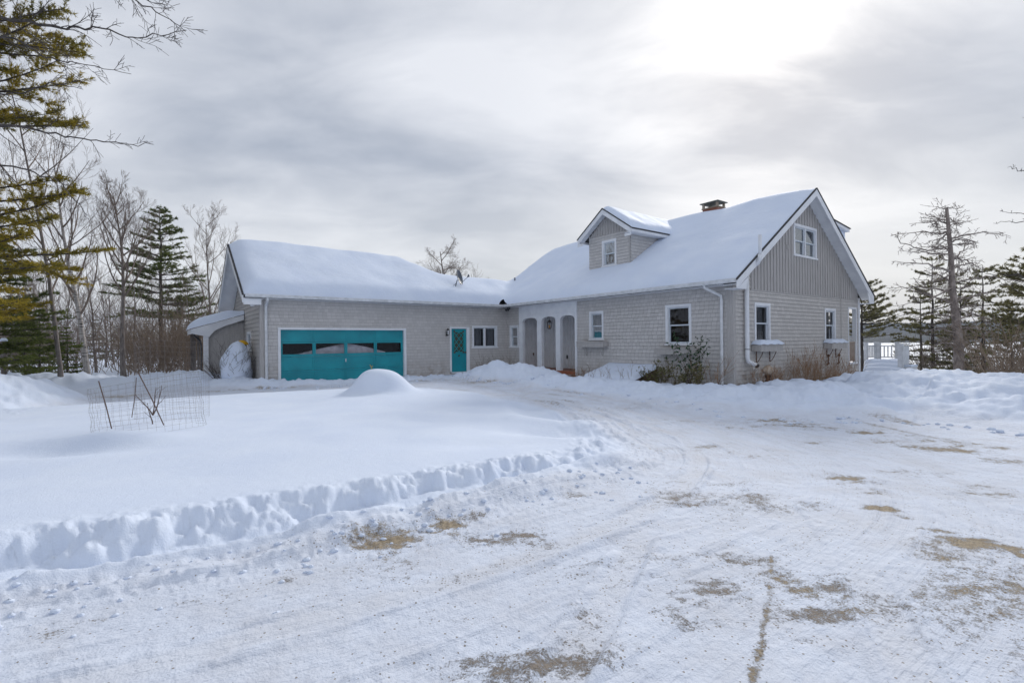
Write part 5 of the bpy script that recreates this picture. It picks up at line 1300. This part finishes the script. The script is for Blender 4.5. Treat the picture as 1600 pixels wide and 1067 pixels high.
# ---- overhanging hardwood at top left: trunk outside the frame
def limb_tree(name, trunk_path, rad, limbs, lab, seed, bark, tw, kids=(7,11), L2=.9, maxl=3, up=.1, foliage=None, ang=(.4,1.0), cat='tree', minr=.0035):
    rnd_ = np.random.RandomState(seed); e_ = empty(name, trunk_path[0], 0, lab, cat); o0 = Vector(trunk_path[0])
    mb = MB(); mb.tube([Vector(p)-o0 for p in trunk_path], rad, 10); mb.build('trunk', MT[bark], e_, smooth=True)
    segs = []; 
    for (pts, r0, dn) in limbs:
        pts = [np.array(p)-np.array(o0) for p in pts]; m = 6; Q = []
        for i in range(len(pts)-1):
            for k in range(m): Q.append(pts[i]+(pts[i+1]-pts[i])*k/m+rnd_.normal(0, .018, 3))
        Q.append(pts[-1]); nQ = len(Q); tot = sum(np.linalg.norm(Q[i+1]-Q[i]) for i in range(nQ-1))
        for i in range(nQ-1):
            ra = r0*(1-.85*i/nQ); rb = r0*(1-.85*(i+1)/nQ); segs.append((*Q[i], *Q[i+1], ra, rb))
        for k in range(int(dn)):
            f = .12+.88*(k+rnd_.rand())/dn; i = min(nQ-2, int(f*(nQ-1))); d = Q[i+1]-Q[i]; d /= np.linalg.norm(d)
            ax = np.cross(d, rnd_.normal(0, 1, 3)); ax /= np.linalg.norm(ax); th = rnd_.uniform(*ang); nd = d*math.cos(th)+ax*math.sin(th)
            grow(rnd_, segs, Q[i], nd, L2*rnd_.uniform(.5, 1.2)*(1.2-.7*f), max(r0*(1-.85*f)*.5, .004), 2, maxl, up, .28, kids, .5, (.4,1.1), .4)
    S = np.array(segs); S[:,6:8] = np.maximum(S[:,6:8], minr); th_ = S[:,6] > .02
    cm = MB(); 
    if th_.any(): cm.tris(tris_tube(S[th_], 6))
    cm.tris(tris_tube(S[~th_], 3)); cm.build('crown', MT[tw], e_)
    return e_, S, o0
A8 = lambda px, py, Y=8.0: at(px, py, Y)
tb = gpos(-330, 8.3)
limb_tree('hardwood_tree', [tb-Vector((0,0,.3)), A8(-320,300,8.3), A8(-330,0,8.3), A8(-300,-260,8.4)], [.26,.22,.18,.10], [
  ([A8(-325,80,8.3), A8(-120,20), A8(0,28), A8(95,44), A8(150,42), A8(215,60), A8(290,48)], .034, 26),
  ([A8(-325,150,8.3), A8(-100,60), A8(20,60), A8(70,90), A8(120,100), A8(205,116)], .026, 20),
  ([A8(-325,-60,8.3), A8(0,-70), A8(170,-25), A8(235,12), A8(290,50)], .028, 20),
  ([A8(-325,-60,8.3), A8(60,-70,7.6), A8(150,-20,7.6), A8(260,8,7.6)], .024, 18),
  ([A8(-325,250,8.3), A8(-80,190,8.8), A8(40,200,8.8), A8(110,214,8.8), A8(170,224,8.8), A8(240,226,8.8)], .03, 10),
  ([A8(-325,280,8.3), A8(-80,260,9), A8(20,260,9), A8(90,280,9), A8(130,330,9)], .03, 12),
  ([A8(-325,230,8.3), A8(-60,120,8.6), A8(10,150,8.6), A8(80,130,8.6), A8(130,140,8.6)], .025, 10)],
  'bare hardwood reaching dark twiggy limbs across the top left corner', 51, 'bark_dark', 'bark_dark', (5,8), .62, 3, .05)
# ---- right: dead snag and spruces
tb = gpos(1497, 16.2); S_ = lambda px, py, Y=16.2: at(px, py, Y)
limbs = []
LM = [((1480,328),(1462,323)),((1481,326),(1502,325)),((1482,345),(1446,336)),((1482,345),(1421,350)),((1483,352),(1518,345)),((1484,366),(1446,362),(1396,367)),((1485,374),(1540,362),(1580,370)),((1485,386),(1450,392),(1408,380),(1399,366)),((1486,398),(1440,395),(1406,392)),((1486,402),(1520,412),(1522,425)),((1487,424),(1440,412),(1393,409)),((1488,430),(1460,440),(1422,436)),((1489,455),(1430,448),(1385,450)),((1491,442),(1540,432),(1600,440),(1640,452)),((1490,448),(1450,470),(1395,478)),((1484,340),(1500,352)),((1487,410),(1506,390),(1510,375)),((1492,470),(1530,460),(1560,455)),((1490,474),(1450,460),(1420,452)),((1484,360),(1470,372),(1450,378)),((1485,378),(1505,372),(1530,380)),((1492,500),(1520,490),(1550,500)),((1493,495),(1455,490),(1420,500)),((1494,520),(1465,512),(1440,525)),((1494,515),(1525,510),(1545,520)),((1489,445),(1470,430),(1450,428)),((1488,420),(1510,412),(1540,418)),((1483,350),(1465,345),(1455,352)),((1486,392),(1470,384),(1455,388)),((1491,485),(1512,478),(1535,484)),((1496,540),(1470,535),(1450,545))]
rs = random.Random(3)
for k in range(26):
    yy = 340+k*8.5; xx = 1481+(yy-340)*.075; sg = 1 if k % 2 else -1; LM.append(((xx, yy), (xx+sg*rs.uniform(7, 20), yy-rs.uniform(-3, 6))))
for pts in LM:
    Ys = [16.2]+[16.2+rs.uniform(-.8, .8) for _ in pts[1:]]
    limbs.append(([S_(a, b, y) for (a, b), y in zip(pts, Ys)], .03 if len(pts) > 2 else .02, 11 if len(pts) > 2 else 6))
sn = limb_tree('dead_pine', [tb-Vector((0,0,.3)), S_(1498,540), S_(1494,500), S_(1488,450), S_(1486,400), S_(1481,345), S_(1479,325)], [.155,.135,.115,.09,.07,.05,.045], limbs,
  'dead pine snag with a broken flat top and bare side branches right of the house', 61, 'bark_dead', 'bark_dead', (3,6), .45, 3, .0, minr=.006)
m_r1 = conifer(71, 6.6, .15, .08, lambda t: (2.5*(1-t)**.75+.45), 17, 6, 'needle_olive', .12, .03, 7, .9, .02, .25, gap=.42, tuft_r=.6)
m_r2 = conifer(72, 6.2, .14, .10, lambda t: (2.1*(1-t)**.6+.5), 15, 6, 'needle_olive', .13, .03, 6, .8, .08, .1, gap=.42, tuft_r=.6)
m_r3 = conifer(73, 5.6, .12, .42, lambda t: 1.8*math.sin(max(.05, 1-t)*1.8)+.3, 15, 6, 'needle_olive', .13, .03, 7, .8, -.1, .35, gap=.2, tuft_r=.65)
def rtree(px, py_top, Y, m, lab, rz, H, wid=1.0, base=None):
    top = at(px, py_top, Y); z0 = gz(top.x, top.y); s = (top.z-z0)/H
    o = tree_obj('spruce_tree', (top.x, top.y, z0), rz, s, m[0], m[1], lab, extra=[m[2]]); o.scale = (s*wid, s*wid, s); return o
rtree(1456, 400, 26, m_r1, 'open olive spruce directly left of the dead snag', .3, 6.6, .72)
rtree(1438, 450, 27, m_r2, 'shorter dark spruce beside the white rail box', 1.3, 6.2, .75)
rtree(1535, 415, 22.5, m_r2, 'dark spruce with drooping boughs right of the dead snag', 2.3, 6.2, .8)
rtree(1500, 425, 22.5, m_r1, 'olive spruce standing just behind the dead snag', 3.0, 6.6, .6)
rtree(1346, 436, 29, m_r3, 'pine showing above the deck past the right house corner', 4.1, 5.6, 1.0)
rtree(1630, 385, 17, m_r3, 'pine reaching in from the right edge of the picture', 5.1, 5.6, 1.0)
rtree(1580, 475, 23, m_r3, 'small pine near the right edge in front of the lake', 2.1, 5.6, .7)
tb = gpos(1690, 11.5); R_ = lambda px, py, Y=11.5: at(px, py, Y)
limb_tree('dead_tree', [tb-Vector((0,0,.3)), R_(1700,400), R_(1690,200), R_(1685,60), R_(1692,-60), R_(1688,-130)], [.17,.13,.09,.06,.03,.012], [
  ([R_(1690,230), R_(1640,195), R_(1597,184)], .02, 5), ([R_(1695,300), R_(1640,280), R_(1600,268), R_(1574,262)], .02, 6),
  ([R_(1697,360), R_(1640,345), R_(1598,334), R_(1562,330)], .02, 7), ([R_(1697,380), R_(1630,345), R_(1590,346), R_(1552,349)], .02, 6),
  ([R_(1700,460), R_(1640,445), R_(1590,430), R_(1540,428)], .035, 9), ([R_(1700,480), R_(1640,450), R_(1600,440), R_(1560,446)], .02, 8)],
  'dead tree beyond the right edge with bare dark branches poking into view', 66, 'bark_dark', 'bark_dark', (3,6), .22, 3, .1)
thicket('brush', 'bare brush on the slope in front of the lake', (1432, 1640), (23, 30), 300, (1.2, 2.7), 'twig', 15)
thicket('brush', 'reddish brush at the right edge above the snow bank', (1545, 1660), (14, 17), 90, (1.6, 2.5), 'twig_brown', 16)

# ================================================================== small plants
def shrub_stalks(name, lab, cat, pts, hr, n, spread, mat, leaf=None, seed=1, leafk=0, bl=.07, bw=.03, maxl=3, parent=None, kind=None, r0=(.005,.01), sub=(4,7)):
    r = np.random.RandomState(seed); o0 = np.array(pts[0]); segs = []; tips = []
    for i in range(n):
        b = np.array(pts[r.randint(len(pts))])+np.r_[r.normal(0, .12, 2), -.1]-o0
        d = np.array([r.normal(0, spread), r.normal(0, spread), 1.]); d /= np.linalg.norm(d)
        grow(r, segs, b, d, r.uniform(*hr), r.uniform(*r0), 2, maxl, .15, .22, sub, .4, (.3,.9), .35, tips)
    S = np.array(segs); S[:,6:8] = np.maximum(S[:,6:8], .003); mb = MB(); mb.tris(tris_tube(S, 3))
    if leaf:
        e_ = empty(name, tuple(o0), 0, lab, cat); mb.build('stems', MT[mat], e_)
        P = S[:,3:6][S[:,6] < .006]; P = P[r.rand(len(P)) < leafk]; D = np.tile([0,0,.3], (len(P),1)); cm = MB(); T = blades(r, P, D, 3, bl, bw, 1.0); cm.tris(T)
        cm.build('leaves', MT[leaf], e_); return e_
    o = mb.build(name, MT[mat], parent, loc=tuple(o0) if parent is None else None)
    if parent is None: tag(o, lab, cat, kind=kind)
    return o
def hpt(x, y, dz=0):
    w = loc2w(x, y); return (w.x, w.y, gz(w.x, w.y)+dz)
shrub_stalks('shrub', 'straggly olive shrub under the large front window', 'shrub', [hpt(-.75,2.2),hpt(-.7,1.9),hpt(-.8,1.5),hpt(-.7,2.6)], (.45,.95), 30, .40, 'stake', 'leaf_rhodo', 3, .6, .09, .035)
shrub_stalks('shrub', 'low olive and brown shrub between the large window and the corner downspout', 'shrub', [hpt(-.8,1.1),hpt(-.85,.7),hpt(-.7,.9)], (.4,.85), 24, .42, 'stake', 'leaf_rhodo', 4, .6, .09, .035)
shrub_stalks('holly_bush', 'taller green-leaved bush in front of the corner downspout', 'shrub', [hpt(-.62,.95),hpt(-.60,.85)], (1.3,1.7), 6, .12, 'stake', 'leaf_green', 9, 1.0, .11, .05, r0=(.008,.012))
shrub_stalks('shrub', 'bare brown shrub leaning out beside the house corner', 'shrub', [hpt(-.55,.25),hpt(-.6,.5)], (.7,1.2), 12, .45, 'stalk', None, 10)
tag(COL.objects[-1], None)
shrub_stalks('dry_stalks', 'tall reddish dry stalks along the foot of the gable wall', 'dry stalks', [hpt(3.2+.35*k, -.35) for k in range(14)], (.6,1.45), 210, .16, 'stalk', None, 12, kind='stuff', r0=(.003,.005), sub=(2,4))
shrub_stalks('dry_stalks', 'brown tuft of dry stalks under the vent pipe', 'dry stalks', [hpt(.7+.3*k, -.45) for k in range(5)], (.3,.8), 90, .3, 'stalk', None, 13, kind='stuff', r0=(.003,.005), sub=(2,4))
shrub_stalks('dry_stalks', 'sparse dry stems against the recess wall by the snow pile', 'dry stalks', [hpt(-.9,10.9),hpt(-1.1,11.2),hpt(-.5,10.6),hpt(-1.6,11.3)], (.6,1.1), 26, .35, 'twig', None, 14, kind='stuff', r0=(.003,.005))
shrub_stalks('dry_stalks', 'dry weeds at the wall right of the arched porch', 'dry stalks', [hpt(-.25,6.2),hpt(-.25,5.8),hpt(-.3,5.5),hpt(-.3,6.5)], (.25,.6), 45, .35, 'stalk', None, 17, kind='stuff', r0=(.003,.005))
shrub_stalks('dry_stalks', 'thin bare stems sticking up around the cellar hatch', 'dry stalks', [hpt(-1.5,3.2),hpt(-1.45,3.8),hpt(-1.5,4.4),hpt(-1.45,2.9)], (.4,.8), 16, .2, 'twig', None, 18, kind='stuff', r0=(.003,.005))
# snow-laden bush by the garage corner
bx = loc2w(-11.55, 12.9); bz = gz(bx.x, bx.y); bush = empty('snowy_bush', (bx.x, bx.y, bz), 0, 'bush bowed under a tall dome of snow at the garage corner', 'bush')
mb = MB(); nu, nv = 28, 20
for j in range(nv+1):
    v = j/nv
    for i in range(nu):
        a = 2*math.pi*i/nu; rr_ = .52*max(0., math.sin(math.pi*(.30+.70*v)))**.55
        rr_ = max(rr_, .02)*(1+.07*math.sin(a*3+v*5)+.05*math.sin(a*5-v*9)); mb.v.append((rr_*math.cos(a)+.10*(v-.2), rr_*math.sin(a), -.1+1.45*v))
for j in range(nv):
    for i in range(nu): mb.f.append((j*nu+i, j*nu+(i+1) % nu, (j+1)*nu+(i+1) % nu, (j+1)*nu+i)); mb.uv.append(None)
mb.build('snow_dome', MT['snow'], bush, smooth=True)
r = np.random.RandomState(2); segs = []
for k in range(70):
    a = r.uniform(-2.9, .2); z = r.uniform(.05, 1.15); rr_ = .53; p = np.array([rr_*math.cos(a)+.05, rr_*math.sin(a), z]); d = np.array([-math.sin(a)*r.choice([-1,1])*.5, math.cos(a)*.2, r.uniform(.4, 1)]); d /= np.linalg.norm(d)
    grow(r, segs, p, d, r.uniform(.25, .5), .006, 3, 4, .1, .25, (2,4), .5, (.3,.8))
for k in range(26):
    p = np.array([-.45+r.normal(0,.08), -.3+r.normal(0,.08), -.1]); d = np.array([r.uniform(-1.1,.1), r.uniform(-.6,.3), .8]); d /= np.linalg.norm(d); grow(r, segs, p, d, r.uniform(.5,1.0), .011, 2, 3, .1, .2, (3,6), .45, (.3,.8))
mb = MB(); mb.tris(tris_tube(np.array(segs), 3)); mb.build('twigs', MT['bark_dark'], bush)
yx = loc2w(-11.25, 13.6); yb = empty('yellow_cap', (yx.x, yx.y, gz(yx.x, yx.y)), 0, 'small yellow-orange cap peeking out behind the snow-domed bush', 'cap')
mb = MB(); mb.lathe((0,0,1.38), [(.23,0),(.22,.05),(.16,.13),(.06,.18)], 16); mb.build('lid', MT['yellow'], yb, smooth=True)
mb = MB(); mb.tube([(0,0,-.1),(0,0,1.38)], .16, 12); mb.build('body', MT['black'], yb)
# rock by the vent pipe
rk_ = loc2w(.95, -.55); mb = MB(); r = np.random.RandomState(5)
for (cx, cz, s) in ((0,.52,.15),): mb.lathe((cx,0,cz), [(.03,-s),(s*.8,-s*.6),(s,0),(s*.8,s*.6),(.04,s)], 12)
mb.v = [(x*(1+.12*math.sin(9*z+x*20)), y, z) for x, y, z in mb.v]
st = empty('garden_ornament', (rk_.x, rk_.y, gz(rk_.x, rk_.y)-.12), 0, 'weathered pale stone lantern-like ornament under the vent pipe outlet', 'ornament'); mb.build('stone_ball', MT['stone'], st, smooth=True)
mb = MB(); mb.lathe((0,0,0), [(.12,0),(.10,.15),(.06,.25),(.09,.36),(.12,.375)], 10); mb.build('pedestal', MT['rust'], st, smooth=True)
# rusty garden hook on gable wall
for (x, lab) in ((6.42,'rusty iron ornament hanging low on the gable wall, left of its twin'),(7.35,'rusty iron ornament hanging low on the gable wall, right of its twin')):
    w = loc2w(x, -.05, 0); e_ = empty('iron_ornament', (w.x, w.y, .62), TH, lab, 'ornament')
    mb = MB(); mb.tube([(0,-.03,.38),(.02,-.03,.30),(.0,-.03,.2),(-.03,-.03,.1),(.0,-.03,.0)], .02, 6); mb.tube([(-.10,-.03,.0),(-.02,-.03,.03),(.04,-.03,.06)], .028, 6); mb.lathe((.03,-.03,.33), [(.0,-.05),(.05,-.02),(.05,.02),(.0,.05)], 8); mb.build('ironwork', MT['rust'], e_)
# ---- wire cage in the island
cx, cy = CAGE; zb = gz(cx, cy)
cage = empty('wire_cage', (cx, cy, zb), 0, 'leaning wire mesh cage round a leafless sapling in the untouched snow', 'cage')
mb = MB(); rc = .74; nh, nvv = 11, 40; r = np.random.RandomState(3)
def cp(i, j):
    a = 2*math.pi*i/nvv; z = -.08+j*.078; sl = -.20*math.cos(a)*(z+.08)
    rad_ = rc*(1+.05*math.sin(2*a+.5)+.03*math.sin(5*a)+.015*math.sin(j*1.7+a*3)); return Vector((rad_*math.cos(a)+sl*.15-.10*z, rad_*math.sin(a)*.75, z*(1+.10*math.sin(a*1+1.2))+.05*math.cos(a)))
for i in range(nvv): mb.tube([cp(i, j) for j in range(nh)], .0011, 3, False)
for j in range(nh): mb.tube([cp(i, j) for i in range(nvv+1)], .0011, 3, False)
mb.build('wire_mesh', MT['wire'], cage)
for (a, b, c, d, rr_) in ((175,672,154,595,.0085),(256,664,216,582,.0085),(206,652,213,590,.006)):
    p = at(a, b, 7.75-.1); q = at(c, d, 7.6); mb = MB(); o_ = Vector((cx, cy, zb)); mb.tube([p-o_, (p+q)/2-o_+Vector((.01,0,0)), q-o_], rr_, 6); mb.build('stake', MT['stake'], cage)
sap = empty('sapling', (at(239,660,7.8).x, 7.8, zb), 0, 'small leafless sapling inside the wire cage', 'sapling'); segs = []; r = np.random.RandomState(6)
for d_, L in (((-.15,0,1),.40),((-.7,.1,.8),.45),((.55,0,.9),.5),((.1,.3,1),.45)):
    d_ = np.array(d_, float); d_ /= np.linalg.norm(d_); grow(r, segs, np.array([0,0,.14 if L > .41 else -.05]), d_, L, .012, 2, 3, .2, .2, (3,5), .4, (.4,.9))
mb = MB(); mb.tris(tris_tube(np.array(segs), 4)); mb.build('branches', MT['stake'], sap)
# second, taller sagging roll of mesh behind it
p0 = at(270, 600, 9.3); c2 = empty('wire_fence', (p0.x, p0.y, gz(p0.x, p0.y)), 0, 'upright roll of wire fencing standing behind the leaning cage', 'cage')
mb = MB(); zt = 1.55
def cp2(i, j): a = 2*math.pi*i/30; return Vector((.62*math.cos(a), .5*math.sin(a), j*.1-.05+.02*math.sin(a*3)))
for i in range(30): mb.tube([cp2(i, 0), cp2(i, 15)], .0009, 3, False)
for j in range(16): mb.tube([cp2(i, j) for i in range(31)], .0009, 3, False)
mb.build('wire_mesh', MT['wire'], c2)
# twig on the mound
mx, my = MOUND; mz = gz(mx-.15, my); mb = MB(); mb.tube([(0,0,-.15),(-.01,0,.06),(-.05,0,.12)], .012, 5); mb.tube([(-.01,0,.04),(.03,0,.1)], .008, 5)
tag(mb.build('twig', simple('yellow_twig', (.35,.26,.08), .8), None, loc=(mx-.15, my, mz)), 'yellowish twig tip sticking out of the round snow mound', 'twig')
# post with snow cap at far left
p = gpos(6, 20); fp = empty('fence_post', p, 0, 'grey wooden post with a little snow cap at the far left', 'post')
mb = MB(); mb.tube([(0,0,-.3),(0,0,1.35)], .10, 8); mb.build('post', MT['bark_grey'], fp); mb = MB(); mb.lathe((0,0,1.35), [(.12,0),(.12,.06),(.06,.13)], 10); mb.build('snow_cap', MT['snow'], fp, smooth=True)
# loose snow lumps thrown on the drive
r = np.random.RandomState(9); lm = MB()
base = [(math.cos(a)*math.cos(b), math.sin(a)*math.cos(b), math.sin(b)) for b in (-1.57,-.6,.25,.95,1.57) for a in np.arange(0, 6.28, 6.2832/7)]
def lump(x, y, s):
    b0 = len(lm.v); z = gz(x, y); k = r.uniform(.75, 1.25, len(base))
    for (u, v, w), q in zip(base, k): lm.v.append((x+u*s*q*1.2, y+v*s*q, z+w*s*q*.6+s*.15))
    for i in range(4):
        for j in range(7): lm.f.append((b0+i*7+j, b0+i*7+(j+1) % 7, b0+(i+1)*7+(j+1) % 7, b0+(i+1)*7+j)); lm.uv.append(None)
for i in range(150):
    t = r.rand(); k = min(len(front)-2, int(t*(len(front)-1))); f = t*(len(front)-1)-k
    x = front[k][0]*(1-f)+front[k+1][0]*f; y = front[k][1]*(1-f)+front[k+1][1]*f; o_ = abs(r.normal(0, .45))
    if y < 2: continue
    lump(x+o_*.5+.1, y-o_*.75-.12, r.uniform(.006, .026)*(.7+.4*y/5))
for B in BANKS[2:]:
    for i in range(60):
        k = r.randint(len(B)-1); f = r.rand(); x = B[k][0]*(1-f)+B[k+1][0]*f; y = B[k][1]*(1-f)+B[k+1][1]*f; w_ = B[k][3]*(1-f)+B[k+1][3]*f; nrm = math.hypot(x, y)
        rr_ = w_+abs(r.normal(0, .4)); xx, yy = x-x/nrm*rr_, y-y/nrm*rr_
        if nrm < 25 and yy > 3: lump(xx, yy, r.uniform(.02, .055))
tag(lm.build('snow_lumps', MT['snow'], None, smooth=True), 'loose crumbs of snow scattered along the foot of the ploughed banks', 'snow', kind='stuff')

# ================================================================== the air
mb = MB(); mb.box(-2150, 2150, -2150, 2150, -14, 110)
hz = mb.build('haze', None); tag(hz, 'thin pale air over the frozen lake', 'haze', kind='stuff')
m = bpy.data.materials.new('haze'); m.use_nodes = True; nt = m.node_tree; nt.nodes.remove(nt.nodes['Principled BSDF'])
pv = N(nt, 'ShaderNodeVolumePrincipled'); pv.inputs['Color'].default_value = (.66,.78,1,1); pv.inputs['Density'].default_value = .00022
nt.links.new(pv.outputs[0], nt.nodes['Material Output'].inputs['Volume']); hz.data.materials.append(m)
